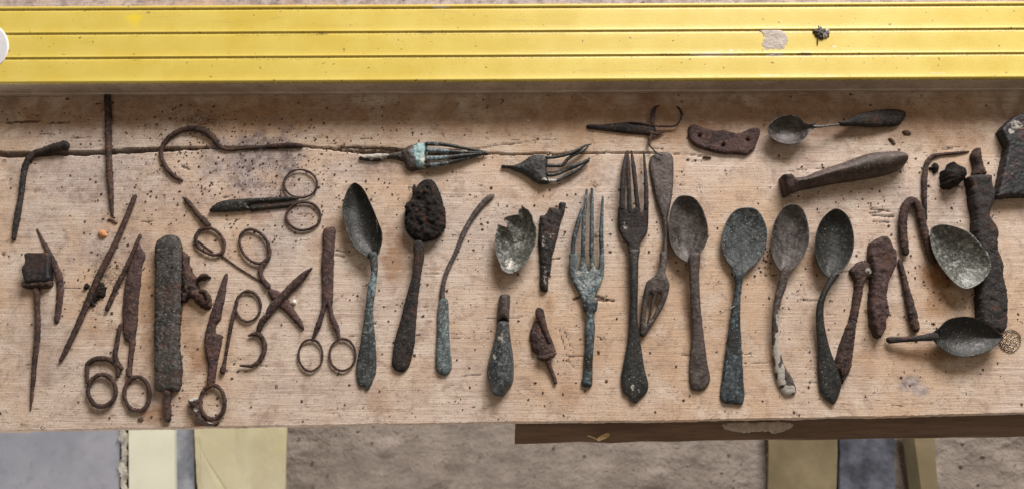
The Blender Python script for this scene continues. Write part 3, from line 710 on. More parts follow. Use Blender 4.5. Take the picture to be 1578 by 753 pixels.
    # round vial window
    cap = blob('vial_window', [(cxl + 35 * math.cos(a), cyl + 36 * math.sin(a)) for a in np.linspace(0, 2 * math.pi, 24, endpoint=False)], root, M['vial'], T=1.2, r=1.5, zm=0, base=LZ, lift=-0.9, edge=0.9)
    blob('screw_dot', [(2 + 2.2 * math.cos(a), 68.5 + 2.4 * math.sin(a)) for a in np.linspace(0, 6.28, 10, endpoint=False)], cap, M['iron_dark'], T=0.5, zm=0, base=LZ + 0.0001, lift=0.1, edge=0.3, cell=0.4)
    return root
lev = level()
for ch in list(lev.children):
    for s in list(ch.children): pass
blob('plaster_splash', [(1172, 46), (1182, 44), (1196, 46), (1206, 48), (1214, 58), (1213, 68), (1207, 77), (1192, 76), (1180, 78), (1174, 70), (1178, 58)], lev, M['plaster'], T=0.5, r=4, zm=0, base=LZ, lift=-0.75, ragged=1.6, noise=0.3, edge=0.25)
blob('plaster_splash', [(1180, 82), (1196, 81), (1206, 84), (1204, 88), (1188, 88)], lev, M['plaster'], T=0.9, r=2, zm=0, base=LZ, lift=-1.5, ragged=0.8, noise=0.5, edge=0.5)
dc = thing('dirt_clod', 'small crumbly dirt clod stuck on the yellow level near its upper right', 'dirt', 1265, 50, LZ)
blob('clod', [(1254, 47), (1260, 44), (1264, 38), (1268, 44), (1278, 45), (1279, 53), (1271, 59), (1263, 58), (1258, 54)], dc, M['brown_metal'], T=2.4, zm=1, base=LZ, lift=-0.5, ragged=1.6, noise=1.8, nscale=0.9, edge=0.4, cell=0.5, marks=[(1276, 47, 5, 5, 1, 1), (1263, 41, 3, 3, 1, 1), (1272, 56, 4, 3, 1, .8)])
stroke('clod', [(1261, 56, 2, 0.2), (1260, 62, 2, .2), (1260, 70, 1.4, .2)], dc, M['rust_purple'], base=LZ)

# ------------------------------------------------------------------ the finds, from left to right
def tines(parent, mat, lists, **k):
    for L_ in lists: stroke('tine', L_, parent, mat, **k)

# bent rod, top left
t = thing('bent_rod', 'thin rusty rod bent at its flattened head, near the upper left corner', 'rod', 50, 260)
stroke('rod', Zm(0, 130, 2.788, [(300, 258, 34, 3.2), (285, 262, 44, 3.5), (250, 270, 42, 3), (190, 285, 32, 2.6), (140, 303, 28, 2.4), (108, 355, 26), (92, 470, 24), (76, 560, 27), (58, 670, 18)]), t, M['iron_dark'], noise=0.14)
t = thing('long_nail', 'straight rusty rod standing upright in the picture, its top reaching under the yellow level', 'rod', 167, 240)
stroke('rod', Zm(0, 130, 2.788, [(460, 40, 26), (464, 120, 30), (466, 200, 28), (468, 300, 26), (470, 380, 28), (476, 450, 24), (480, 520, 18), (484, 570, 10)]), t, M['rust'], noise=0.16)
t = thing('square_spike', 'square headed iron spike with a long tapering point at the far left', 'spike', 52, 440)
blob('head', Zm(0, 380, 2.596, [(96, 26), (140, 24), (190, 26), (190, 80), (190, 130), (140, 136), (100, 136), (90, 115), (84, 85), (98, 60)]), t, M['slate_dark'], T=7, r=1.2, zm=7, edge=6.4, noise=0.15, ragged=0.45)
blob('flange', Zm(0, 380, 2.596, [(92, 138), (140, 134), (195, 130), (196, 158), (140, 164), (90, 162)]), t, M['rust'], T=6, r=3, zm=4, edge=3, noise=0.7, ragged=0.6)
stroke('shank', Zm(0, 380, 2.596, [(145, 158, 28, 2.6), (150, 250, 22, 2.2), (150, 350, 23, 2), (140, 450, 20, 1.8), (130, 570, 15, 1.4), (122, 655, 5, .6)]), t, M['rust'], noise=0.16)
t = thing('curved_blade', 'thin curved rusty blade fragment beside the square headed spike', 'blade', 84, 440)
stroke('blade', [(56.5, 352, 3), (64, 368, 5), (73, 385, 8), (84, 408, 10), (92, 432, 11), (92, 462, 11), (87, 498, 8)], t, M['rust_purple'], flat=0.4, noise=0.14)
t = thing('orange_pebble', 'tiny bright orange pebble near the top of the long slanting rod', 'pebble', 157, 361)
blob('pebble', [(150, 359), (153, 355), (159, 354), (163, 358), (164, 363), (159, 366), (153, 364)], t, M['orange'], T=2.6, zm=1.5, edge=0.4, noise=0.6, nscale=0.6, cell=0.45)
t = thing('long_rod', 'longest slanting rusty rod, lying over the dirt patch on the left', 'rod', 150, 430)
stroke('rod', [(210, 300, 6, 2.6), (205, 310, 8, 2.6), (197, 330, 8, 2.4), (180, 370, 9, 2.2), (150, 430, 10, 3.4), (120, 500, 9, 2.2), (104, 534, 8, 2), (92, 557, 6, 1.5)], t, M['rust'], noise=0.14)
t = thing('short_rod', 'short slanting rusty rod resting beside the broad shears blade', 'rod', 190, 420)
stroke('rod', Zm(120, 340, 4.705, [(455, 95, 26, 3.5), (420, 180, 28, 3.6), (350, 340, 34, 2.6), (280, 480, 36, 2), (205, 655, 34, 1.8)]), t, M['rust'], noise=0.14)
t = thing('dirt_clump', 'dark crumbled soil clump under the long slanting rod', 'soil', 146, 462)
blob('clump', Zm(120, 340, 4.705, [(125, 455), (165, 440), (200, 470), (190, 530), (150, 570), (110, 615), (80, 600), (88, 545)]), t, M['soil'], T=3, zm=1, noise=1.6, nscale=0.7, ragged=2.4, edge=0.3, cell=0.5)
blob('clump', Zm(120, 340, 4.705, [(40, 470), (60, 448), (80, 465), (70, 495), (48, 500)]), t, M['soil'], T=2.2, zm=1, noise=0.8, nscale=0.7, ragged=1.2, edge=0.3, cell=0.5)

# broad shears
t = thing('shears', 'broad bladed rusty shears with two finger rings, left of the thick blade', 'scissors', 195, 520)
bl = Zm(120, 340, 4.705, [(425, 165), (450, 185), (478, 250), (455, 330), (445, 450), (432, 560), (426, 700)]) + Zm(120, 480, 3.9625, [(352, 100), (345, 170), (330, 270), (320, 372), (296, 372), (300, 280), (305, 190), (282, 175), (268, 100), (266, 0)]) + Zm(120, 340, 4.705, [(318, 600), (340, 420), (385, 260)])
blob('blade', bl, t, M['rust_purple'], T=3.4, r=7, zm=3, noise=0.7, ragged=0.7, lift=0.2, edge=1.0, pits=0.35)
stroke('shank', Zm(120, 480, 3.9625, [(266, 70, 20, 2.4), (250, 120, 26, 2.4), (240, 190, 30, 2.2), (228, 255, 30, 2), (240, 310, 34, 2), (275, 355, 24, 2.2)]), t, M['rust'], noise=0.16)
stroke('finger_ring', Zm(120, 480, 3.9625, [(55, 440, 20), (58, 370, 26), (60, 320, 30), (100, 290, 32), (160, 285, 34), (210, 300, 32), (245, 345, 30), (240, 400, 24)]), t, M['rust'], noise=0.2, z=1.8)
stroke('finger_ring', Zm(120, 480, 3.9625, ellipse(147, 480, 84, 98, 28, 0)), t, M['rust'], closed=True, noise=0.18, z=2.6)
stroke('finger_ring', Zm(120, 480, 3.9625, ellipse(362, 500, 77, 104, 26, 0)), t, M['rust'], closed=True, noise=0.18, z=2.0)

stroke('shank', Zm(120, 480, 3.9625, [(308, 340, 34, 2.2), (312, 375, 34, 2.2), (330, 402, 24, 2)]), t, M['rust'], noise=0.16)
# thick blade
t = thing('broken_knife', 'thick scaled grey knife blade with a stub tang, broadest piece on the left', 'blade', 257, 490)
bl = Zm(120, 340, 4.705, [(552, 170), (600, 112), (650, 95), (700, 105), (732, 150), (745, 250), (746, 400), (738, 560), (730, 700)]) + Zm(120, 480, 3.9625, [(606, 100), (610, 250), (622, 360), (606, 470), (560, 482), (470, 480), (460, 400), (458, 250), (456, 100)]) + Zm(120, 340, 4.705, [(548, 700), (548, 500), (548, 300)])
blob('blade', bl, t, M['iron_grey'], T=7.5, r=5, p=1.8, zm=6, noise=0.6, nscale=0.4, ragged=0.9, edge=3.5, pits=0.5, marks=[(258, 575, 20, 26, 1, .25), (256, 430, 14, 40, 1, .15), (256, 370, 22, 14, 2, .5)])
stroke('tang', Zm(120, 480, 3.9625, [(545, 470, 52, 4), (545, 520, 52, 3.6), (542, 575, 50, 3), (548, 620, 46, 2.8), (550, 676, 46, 2.8)]), t, M['rust'], noise=0.18)
t = thing('rust_lump', 'twisted rusty lump with a curled hook beside the thick knife blade', 'scrap metal', 300, 440)
blob('lump', Zm(120, 340, 4.705, [(748, 240), (790, 240), (812, 330), (850, 400), (905, 385), (955, 405), (905, 425), (865, 435), (880, 500), (935, 515), (962, 590), (940, 638), (880, 620), (835, 575), (800, 555), (770, 590), (748, 560)]), t, M['rust'], T=6, zm=3, noise=2.0, nscale=0.5, ragged=1.4, edge=0.8, marks=[(310, 465, 10, 8, 1, .25)])
stroke('hook', Zm(120, 340, 4.705, [(865, 425, 22, 5), (900, 395, 26, 6), (935, 395, 22, 5), (962, 412, 10, 4)]), t, M['rust'], noise=0.2)
stroke('ridge', Zm(120, 340, 4.705, [(880, 500, 30, 5), (925, 515, 28, 6), (945, 560, 26, 6), (925, 600, 26, 5), (890, 590, 20, 4)]), t, M['rust'], noise=0.25)

# scissors half with crusted ring
t = thing('scissor_half', 'half of a rusty pair of scissors, its ring crusted with pale grit', 'scissors', 325, 560)
blob('blade', Zm(270, 400, 3.762, [(288, 70), (298, 82), (291, 140), (281, 220), (266, 290), (256, 345), (232, 370), (228, 420), (264, 436), (262, 490), (246, 560), (232, 640), (222, 705), (195, 705), (180, 690), (186, 620), (176, 560), (166, 500), (170, 420), (195, 330), (220, 250), (245, 180), (270, 110)]), t, M['rust_purple'], T=4, r=5, zm=3, noise=0.7, ragged=0.6, edge=1.4, pits=0.35)
stroke('shank', [(324, 578, 9, 2.6), (323, 588, 9, 2.6), (322, 597, 7, 2.4)], t, M['rust'], noise=0.15)
rg = ellipse(822, 552, 76, 104, 26, 0)
stroke('finger_ring', Zm(120, 480, 3.9625, rg), t, M['rust'], closed=True, noise=0.2, z=2.6)
blob('grit_crust', Zm(120, 480, 3.9625, [(668, 552), (685, 525), (715, 520), (748, 532), (752, 600), (770, 650), (820, 678), (850, 668), (845, 690), (780, 692), (725, 668), (700, 610), (672, 582)]), t, M['rust'], T=6, zm=3, noise=2.0, nscale=0.8, ragged=1.2, edge=0.8, cell=0.55, marks=[(297, 614, 9, 5, 1, .75), (303, 632, 5, 4, 1, .8), (328, 649, 7, 4, 1, 1.0), (292, 622, 4, 4, 1, .6)])

# sickle hook
t = thing('sickle_hook', 'rusty sickle shaped hook whose straight stem lies along the crack', 'hook', 330, 225)
stroke('hook', Zm(220, 170, 3.01, [(188, 328, 12), (150, 308, 20), (110, 268, 20), (86, 210, 20), (96, 158, 22), (140, 112, 24), (200, 88, 28), (268, 90, 34), (320, 122, 30), (355, 165, 22), (400, 182, 16), (500, 174, 15), (620, 165, 22), (690, 162, 26), (745, 165, 20)]), t, M['rust'], noise=0.16)

# horizontal scissors
t = thing('scissors', 'closed dark scissors lying sideways with two thin rings on the right', 'scissors', 400, 315)
blob('blade', Zm(220, 170, 3.01, [(305, 464), (345, 426), (400, 413), (480, 408), (640, 400), (705, 400), (712, 412), (600, 424), (510, 432), (488, 444), (500, 458), (400, 468), (345, 470)]), t, M['black_green'], T=3.5, r=5, zm=3, noise=0.35, ragged=0.4, edge=1.2, lift=0.8)
blob('blade', Zm(220, 170, 3.01, [(495, 442), (600, 430), (700, 424), (705, 440), (640, 450), (560, 458), (500, 463)]), t, M['iron_dark'], T=3.0, r=4, zm=3, noise=0.35, ragged=0.4, edge=1.2)
stroke('finger_ring', Zm(220, 170, 3.01, ellipse(732, 341, 77, 65, 10)), t, M['rust'], closed=True, noise=0.15, z=1.8)
stroke('finger_ring', Zm(220, 170, 3.01, ellipse(745, 491, 79, 64, 12)), t, M['rust'], closed=True, noise=0.15, z=1.6)

# ringed pin
t = thing('ringed_pin', 'ring with a short rusty shank above and a thin needle running down right', 'pin', 322, 371)
stroke('shank', Zm(250, 280, 4.183, [(143, 102, 20), (165, 130, 30), (190, 160, 28), (240, 220, 32), (280, 262, 40), (310, 290, 40)]), t, M['rust'], noise=0.2)
stroke('finger_ring', Zm(250, 280, 4.183, [(290, 296, 24), (340, 312, 20), (380, 352, 20), (400, 402, 24), (385, 455, 24), (330, 470, 20), (272, 450, 18), (228, 412, 22), (216, 362, 26), (238, 316, 22)]), t, M['rust'], closed=True, noise=0.2, z=2)
stroke('needle', Zm(250, 280, 4.183, [(365, 460, 12), (480, 545, 11), (600, 620, 12), (705, 692, 10)]), t, M['rust_purple'], noise=0.12, flat=0.9)
stroke('needle', Zm(250, 280, 4.183, [(230, 380, 8), (280, 420, 10), (330, 455, 8)]), t, M['rust_purple'], noise=0.12, flat=0.9)

# open scissors
t = thing('scissors', 'open crossed scissors with one whole ring and one broken curled ring', 'scissors', 425, 465)
stroke('finger_ring', Zm(250, 280, 4.183, [(560, 306, 20), (620, 324, 20), (668, 372, 20), (690, 440, 26), (682, 495, 30), (630, 526, 22), (570, 508, 18), (524, 460, 18), (500, 400, 18), (508, 340, 20)]), t, M['rust'], closed=True, noise=0.2, z=2)
stroke('shank', Zm(250, 280, 4.183, [(665, 515, 36), (632, 570, 32), (650, 630, 30), (690, 685, 44)]), t, M['rust_purple'], noise=0.16)
blob('blade', Zm(360, 380, 3.586, [(190, 232), (240, 240), (290, 275), (335, 345), (370, 400), (386, 446), (374, 453), (330, 408), (285, 362), (235, 320), (195, 270)]), t, M['rust_purple'], T=3, r=4, zm=2, noise=0.5, ragged=0.4, edge=1)
blob('blade', Zm(360, 380, 3.586, [(430, 110), (422, 130), (375, 190), (315, 250), (275, 295), (245, 325), (205, 370), (180, 402), (172, 370), (190, 318), (240, 268), (300, 205), (370, 142)]), t, M['rust_purple'], T=3.4, r=4, zm=5, noise=0.5, ragged=0.4, edge=1.2, lift=2.2)
stroke('shank', Zm(360, 380, 3.586, [(190, 375, 32, 3.6), (155, 415, 34, 2.8), (135, 475, 28, 2)]), t, M['rust'], noise=0.2)
stroke('broken_ring', Zm(360, 380, 3.586, [(78, 492, 10), (115, 480, 24), (150, 492, 28), (172, 545, 28), (155, 610, 26), (105, 655, 20), (30, 655, 10)]), t, M['rust'], noise=0.2, z=2)
t = thing('white_bead', 'tiny white glassy bead caught in the open scissors', 'bead', 453, 466)
blob('bead', [(450, 463), (454, 461), (457, 465), (455, 469), (450, 468)], t, M['grit'], T=2.5, zm=1, edge=0.3, cell=0.4)

# looped pin
t = thing('looped_pin', 'oval ring on a long thin stem that ends in a small knob', 'pin', 365, 510)
stroke('finger_ring', Zm(360, 380, 3.586, ellipse(80, 328, 69, 84, 15)), t, M['rust'], closed=True, noise=0.15, z=1.6)
stroke('stem', Zm(270, 400, 3.762, [(362, 235, 16), (345, 290, 24), (322, 390, 24), (302, 500, 20), (285, 600, 20), (278, 632, 36), (272, 662, 32)]), t, M['rust'], noise=0.18)

# centre scissors
t = thing('scissors', 'closed scissors standing upright with two even rings, beside the blue green spoon', 'scissors', 505, 470)
blob('blade', Zm(460, 340, 3.009, [(112, 42), (150, 26), (168, 40), (163, 120), (160, 200), (158, 300), (154, 385), (134, 395), (108, 385), (106, 300), (103, 200), (111, 120)]), t, M['rust_purple'], T=4, r=5, zm=3, noise=0.5, ragged=0.5, edge=1.6, marks=[(508, 375, 10, 20, 2, .5)])
stroke('shank', Zm(460, 340, 3.009, [(122, 375, 22, 2.5), (107, 440, 22, 2.2), (92, 485, 26, 2), (64, 552, 10, 1.8)]), t, M['rust_purple'], noise=0.14)
stroke('shank', Zm(460, 340, 3.009, [(143, 375, 22, 2.5), (154, 440, 22, 2.2), (172, 488, 28, 2), (192, 550, 12, 1.8)]), t, M['rust_purple'], noise=0.14)
stroke('finger_ring', Zm(460, 340, 3.009, ellipse(56, 622, 56, 73, 11)), t, M['rust'], closed=True, noise=0.15, z=1.7)
stroke('finger_ring', Zm(460, 340, 3.009, ellipse(204, 620, 60, 74, 11)), t, M['rust'], closed=True, noise=0.15, z=1.7)

# spoon, blue green handle
t = thing('spoon', 'spoon with black green bowl and slate blue broken handle, beside the upright scissors', 'spoon', 562, 440)
blob('bowl', Zm(500, 270, 5.02, [(225, 60), (270, 75), (310, 120), (345, 190), (385, 280), (420, 370), (445, 440), (446, 510), (430, 570), (410, 620), (378, 655), (345, 645), (300, 612), (250, 575), (210, 520), (170, 430), (150, 340), (137, 260), (150, 190), (180, 110)]), t, M['black_green'], bowl=7.5, lift=8.2, zm=8, edge=0.7, noise=0.12, marks=[(572, 400, 7, 5, 1, .5), (580, 345, 2, 14, 1, .55)])
blob('handle', Zm(500, 400, 3.585, [(246, -30), (292, -34), (298, 20), (298, 80), (286, 170), (273, 250), (270, 320), (280, 440), (283, 600), (270, 650), (235, 718), (215, 700), (185, 690), (172, 600), (190, 500), (210, 390), (228, 270), (245, 150), (262, 90), (258, 20)]), t, M['slate'], T=2.4, r=4, zm=4, noise=0.15, ragged=0.35, edge=1.2, lift=along('y', [(395, 7.4), (430, 7.6), (500, 3.5), (560, 0.8), (600, 0.05)]), marks=[(576, 440, 14, 18, 0, 1.0), (570, 480, 14, 40, 0, .45), (560, 560, 20, 40, 0, .15)])

# crusted spoon
t = thing('spoon', 'black spoon whose bowl is filled and crusted with dried soil', 'spoon', 640, 440)
ol = Zm(500, 270, 5.02, [(720, 75), (760, 40), (800, 28), (840, 40), (870, 80), (895, 140), (915, 200), (925, 260), (938, 330), (935, 400), (900, 450), (870, 490), (790, 515), (740, 520), (690, 500), (650, 460), (620, 410), (614, 350), (620, 290), (640, 230), (672, 180), (695, 120)])
blob('bowl', ol, t, M['black_green'], bowl=6, lift=6.5, zm=7, edge=0.7)
blob('soil_crust', Zm(500, 270, 5.02, [(688, 66), (704, 68), (708, 100), (722, 78), (765, 42), (800, 32), (840, 46), (868, 85), (890, 150), (912, 205), (930, 262), (930, 330), (928, 395), (895, 445), (850, 480), (780, 505), (730, 500), (690, 480), (655, 450), (630, 400), (622, 350), (630, 300), (618, 260), (624, 215), (650, 188), (668, 170), (676, 120)]), t, M['soil'], T=7.5, r=9, zm=9, lift=2.2, noise=3.0, nscale=0.3, ragged=1.3, edge=4.0, marks=[(632, 312, 4, 6, 1, .35)])
blob('handle', Zm(500, 400, 3.585, [(498, -90), (546, -90), (552, 0), (536, 80), (520, 200), (506, 330), (495, 460), (470, 570), (450, 600), (430, 617), (395, 610), (372, 580), (375, 520), (390, 430), (420, 330), (440, 250), (465, 160), (485, 90), (495, 0)]), t, M['iron_dark'], T=3.4, r=5, zm=4, noise=0.5, ragged=0.5, edge=1.4, lift=along('y', [(372, 6.5), (420, 5), (500, 2), (570, 0.05)]), marks=[(622, 545, 16, 26, 2, .5), (622, 560, 16, 16, 1, .15)])

# thin bent handle with green end
t = thing('broken_spoon', 'thin bent handle with a pale verdigris end, no bowl', 'handle', 700, 440)
stroke('stem', [(762, 300, 4), (755, 304, 9), (742, 316, 9), (728, 335, 8), (716, 356, 8), (704, 385, 7), (690, 415, 7), (683, 438, 7), (681, 462, 9)], t, M['brown_metal'], flat=0.5, noise=0.12, hgt=0.8)
blob('green_end', Zm(500, 400, 3.585, [(636, 215), (660, 205), (678, 215), (684, 245), (686, 330), (690, 440), (702, 560), (699, 602), (680, 630), (650, 636), (625, 620), (612, 580), (615, 480), (620, 380), (622, 290)]), t, M['teal'], T=3.6, r=5, zm=3, noise=0.2, edge=1.3)

# torn bowl
t = thing('spoon_bowl', 'loose silvery spoon bowl with a jagged torn top edge and no handle', 'spoon bowl', 793, 375)
blob('bowl', Zm(740, 300, 5.02, [(322, 72), (332, 92), (375, 120), (400, 160), (415, 210), (435, 260), (438, 330), (425, 390), (392, 450), (360, 520), (310, 568), (250, 605), (210, 605), (170, 580), (140, 510), (118, 440), (112, 370), (120, 300), (133, 250), (135, 215), (162, 238), (205, 250), (207, 215), (180, 195), (187, 175), (240, 162), (292, 152), (295, 122), (315, 100)]), t, M['silver'], bowl=8.5, lift=9.0, zm=9, edge=0.6, noise=0.2, sm=False, ragged=0.4, marks=[(790, 405, 16, 9, 1, .55), (770, 385, 6, 20, 1, .25), (796, 340, 20, 22, 2, .55)])  # last mark darkens the bowl's upper half as painted shade

# rolled fragment
t = thing('metal_fragment', 'rolled dark metal strip with a torn flaring top beside the torn bowl', 'scrap metal', 850, 380)
blob('strip', Zm(740, 300, 5.02, [(465, 155), (500, 150), (520, 130), (535, 92), (580, 92), (612, 110), (611, 60), (625, 48), (665, 55), (665, 80), (650, 140), (625, 210), (605, 300), (585, 380), (560, 460), (545, 600), (530, 620), (525, 735), (500, 745), (470, 735), (460, 700), (465, 600), (460, 500), (455, 420), (450, 350), (455, 260)]), t, M['iron_dark'], T=5.5, r=6, zm=4, noise=1.2, nscale=0.45, ragged=0.4, edge=1.2, sm=False, marks=[(850, 365, 8, 12, 1, .42), (838, 372, 5, 14, 1, .45), (839, 425, 5, 16, 1, .45)])

# knife handle with ferrule
t = thing('broken_knife', 'drop shaped dark knife handle with a cracked ferrule, flecked with white', 'handle', 772, 530)
blob('ferrule', Zm(740, 440, 4.187, [(125, 60), (150, 50), (190, 55), (192, 120), (188, 175), (185, 228), (150, 212), (115, 225), (106, 200), (115, 120)]), t, M['brown_metal'], T=8, r=4.5, zm=5, edge=2, noise=0.4, ragged=0.3)
blob('grip', Zm(740, 440, 4.187, [(113, 229), (150, 217), (184, 232), (191, 290), (200, 360), (213, 450), (217, 550), (210, 620), (180, 670), (150, 705), (110, 705), (75, 680), (55, 620), (42, 550), (55, 470), (80, 380), (100, 290)]), t, M['slate'], T=11, r=9, zm=6, edge=1.2, noise=0.5, marks=[(772, 520, 6, 12, 1, .55), (764, 550, 5, 6, 1, .5), (782, 530, 4, 8, 1, .4), (773, 585, 4, 5, 1, .4), (763, 600, 4, 3, 1, .4), (768, 600, 24, 14, 2, .4)])
t = thing('rusty_scrap', 'small purple brown rusty scrap with a pointed stem, right of the knife handle', 'scrap metal', 838, 530)
blob('plate', Zm(740, 440, 4.187, [(348, 230), (380, 220), (420, 230), (440, 290), (470, 360), (490, 430), (475, 450), (430, 472), (400, 482), (372, 465), (365, 440), (335, 415), (325, 360), (320, 310), (335, 260)]), t, M['rust_purple'], T=5, r=7, zm=3, noise=0.9, ragged=0.5, edge=1.2)
stroke('stub', Zm(740, 440, 4.187, [(372, 140, 48, 3.6), (385, 175, 58, 4), (400, 235, 50, 4.6), (425, 300, 34, 5), (450, 370, 22, 5)]), t, M['rust'], noise=0.2, flat=0.7)
stroke('collar', Zm(740, 440, 4.187, [(368, 455, 24, 4), (410, 462, 30, 4.6), (450, 450, 30, 4.6), (494, 432, 16, 4)]), t, M['rust_purple'], noise=0.2)
stroke('stem', Zm(740, 440, 4.187, [(432, 470, 40, 3), (452, 530, 30, 2), (475, 585, 26, 1.6), (490, 635, 22, 1.4)]), t, M['rust_purple'], noise=0.12)

# teal fork, horizontal
t = thing('fork', 'fork lying sideways with bright verdigris band and tines pinched to one point', 'fork', 650, 240)
F1 = (540, 205, 6.861)
blob('handle', Zm(*F1, [(85, 240), (150, 222), (300, 205), (400, 208), (480, 198), (545, 180), (575, 230), (560, 285), (480, 272), (380, 262), (300, 290), (200, 288), (95, 272)]), t, M['iron_grey'], T=4, r=4, zm=3, noise=1.0, nscale=0.7, ragged=0.7, edge=0.8, marks=[(575, 240, 26, 6, 1, .85)])
blob('head', Zm(*F1, [(530, 190), (590, 138), (650, 115), (720, 95), (800, 92), (812, 160), (812, 260), (808, 352), (740, 370), (640, 388), (590, 362), (560, 300), (540, 260)]), t, M['brown_metal'], T=6.5, r=8, zm=4, noise=0.6, ragged=0.4, edge=1.2, marks=[(649, 236, 14, 26, 0, 1.35), (652, 246, 6, 14, 1, .6), (640, 222, 12, 8, 1, .4), (634, 256, 18, 10, 2, .5)])
tines(t, M['black_green'], [Zm(*F1, L_) for L_ in (
    [(790, 112, 50, 4.5), (1000, 124, 44, 5), (1250, 170, 34, 3.8), (1445, 203, 18, 2.5)],
    [(790, 178, 58, 6), (1000, 192, 52, 6), (1200, 205, 38, 4.6), (1440, 206, 16, 3.2)],
    [(790, 272, 58, 6), (1000, 262, 54, 6), (1250, 232, 34, 4.6), (1450, 210, 16, 2.8)],
    [(780, 346, 56, 4.5), (1000, 320, 52, 4.6), (1200, 272, 42, 3.6), (1460, 213, 20, 2.2)])], noise=0.1, marks=[(672, 240, 26, 20, 0, .75), (720, 240, 20, 14, 0, .35)])

# black broken fork
F2 = (760, 210, 8.859)
t = thing('fork', 'short handled black fork with four splayed and twisted tines pointing right', 'fork', 845, 258)
blob('head', Zm(*F2, [(115, 370), (200, 375), (290, 375), (380, 345), (450, 300), (500, 265), (580, 245), (670, 250), (725, 268), (745, 330), (730, 420), (735, 500), (745, 570), (765, 635), (640, 642), (560, 600), (480, 540), (400, 490), (300, 450), (200, 412), (125, 408)]), t, M['black_green'], T=4, r=8, zm=5, noise=0.3, edge=1.2, lift=along('x', [(772, 0.3), (800, 1.2), (845, 3)]), marks=[(840, 277, 6, 3, 1, .7)])
tines(t, M['black_green'], [Zm(*F2, L_) for L_ in (
    [(700, 292, 52, 5), (850, 284, 46, 5), (1000, 252, 44, 5.5), (1150, 192, 52, 5), (1250, 132, 36, 4), (1348, 108, 16, 3)],
    [(715, 395, 56, 4.4), (850, 402, 54, 4), (945, 392, 52, 3.6), (1020, 312, 48, 4), (1100, 256, 48, 4), (1220, 206, 40, 3.4), (1305, 135, 18, 3)],
    [(725, 530, 60, 4), (850, 522, 50, 4), (980, 472, 48, 4), (1060, 425, 80, 4), (1180, 382, 60, 4), (1280, 330, 40, 3.6), (1325, 290, 20, 3)],
    [(715, 606, 60, 3), (850, 610, 52, 3), (960, 565, 44, 3), (1080, 500, 50, 3), (1200, 432, 36, 3), (1318, 328, 22, 3)])], noise=0.12, marks=[(845, 278, 14, 4, 1, .6)])

# verdigris fork
E_ = (860, 280, 4.18)
t = thing('fork', 'upright verdigris fork speckled pale blue with one tine bent inward', 'fork', 906, 450)
blob('head', Zm(*E_, [(72, 465), (95, 455), (124, 465), (126, 565), (140, 572), (146, 465), (176, 462), (186, 572), (200, 572), (204, 465), (230, 462), (244, 562), (262, 562), (266, 465), (297, 455), (300, 540), (297, 600), (280, 650), (255, 700), (235, 745), (225, 790), (165, 790), (150, 745), (130, 700), (95, 640), (72, 590)]), t, M['teal'], T=2.4, r=3, zm=5, noise=0.2, edge=1.0, sm=False, cell=0.6, lift=along('y', [(390, 4.5), (430, 1.5), (470, 2.5)]), marks=[(905, 425, 28, 34, 1, .46), (905, 430, 30, 30, 0, .98)])
blob('handle', Zm(880, 430, 3.963, [(82, 130), (158, 130), (158, 185), (140, 215), (148, 300), (140, 400), (135, 500), (132, 620), (125, 652), (100, 656), (75, 650), (65, 620), (75, 580), (80, 480), (88, 400), (85, 300), (90, 215), (76, 185)]), t, M['blue_green'], T=3.4, r=4, zm=4, noise=0.4, ragged=0.3, edge=1.3, lift=along('y', [(465, 2.5), (520, 1.5), (580, 0.1)]), marks=[(907, 560, 10, 20, 2, .9), (908, 500, 12, 36, 0, .5), (908, 500, 12, 36, 1, .35), (905, 592, 10, 6, 1, .3)])
tines(t, M['blue_green'], [Zm(*E_, L_) for L_ in (
    [(95, 490, 30, 5), (98, 390, 30, 6), (125, 275, 28, 6), (150, 190, 22, 5), (160, 170, 14, 4.6)],
    [(160, 490, 30, 5), (162, 380, 28, 6.4), (166, 250, 26, 6), (176, 150, 22, 4.5), (185, 45, 14, 2.5)],
    [(215, 490, 30, 5), (216, 330, 28, 6.4), (218, 180, 24, 5), (218, 38, 18, 2.5)],
    [(282, 480, 30, 5), (278, 340, 28, 6.4), (282, 220, 22, 5), (288, 90, 12, 3)])], noise=0.12, marks=[(880, 365, 10, 60, 1, .15), (905, 350, 40, 70, 1, .38)])

# big dark fork
A1 = (940, 220, 4.183); A2 = (940, 390, 3.1375)
t = thing('fork', 'longest fork, dark brown with a scalloped handle end and a pale mark', 'fork', 977, 430)
blob('head', Zm(*A1, [(54, 415), (80, 405), (104, 425), (112, 445), (130, 442), (150, 425), (175, 415), (196, 440), (212, 440), (222, 415), (246, 410), (248, 540), (235, 590), (205, 630), (190, 665), (188, 700), (122, 700), (116, 660), (90, 620), (60, 560), (52, 500)]), t, M['iron_dark'], T=2.6, r=3, zm=5, noise=0.2, edge=1.1, lift=along('y', [(320, 4.5), (350, 2.0), (385, 4.0)]), marks=[(962, 345, 7, 9, 1, .5), (965, 338, 8, 3, 1, .5)])
blob('handle', Zm(*A1, [(122, 690), (188, 690)]) + Zm(*A2, [(137, 30), (135, 120), (133, 300), (145, 400), (155, 470), (170, 560), (188, 630), (180, 670), (150, 700), (125, 722), (100, 710), (90, 690), (68, 672), (60, 640), (55, 600), (65, 540), (80, 460), (90, 380), (95, 250), (93, 100), (90, 20)]), t, M['pewter'], T=3.2, r=4, zm=4, noise=0.15, edge=1.3, lift=along('y', [(385, 4.0), (440, 4.5), (520, 1.8), (620, 0.1)]), marks=[(975, 598, 5, 9, 1, .55), (984, 602, 4, 7, 1, .45)])
for o in t.children:
    if o.name.startswith('handle'): o.data.materials[0] = M['black_green']
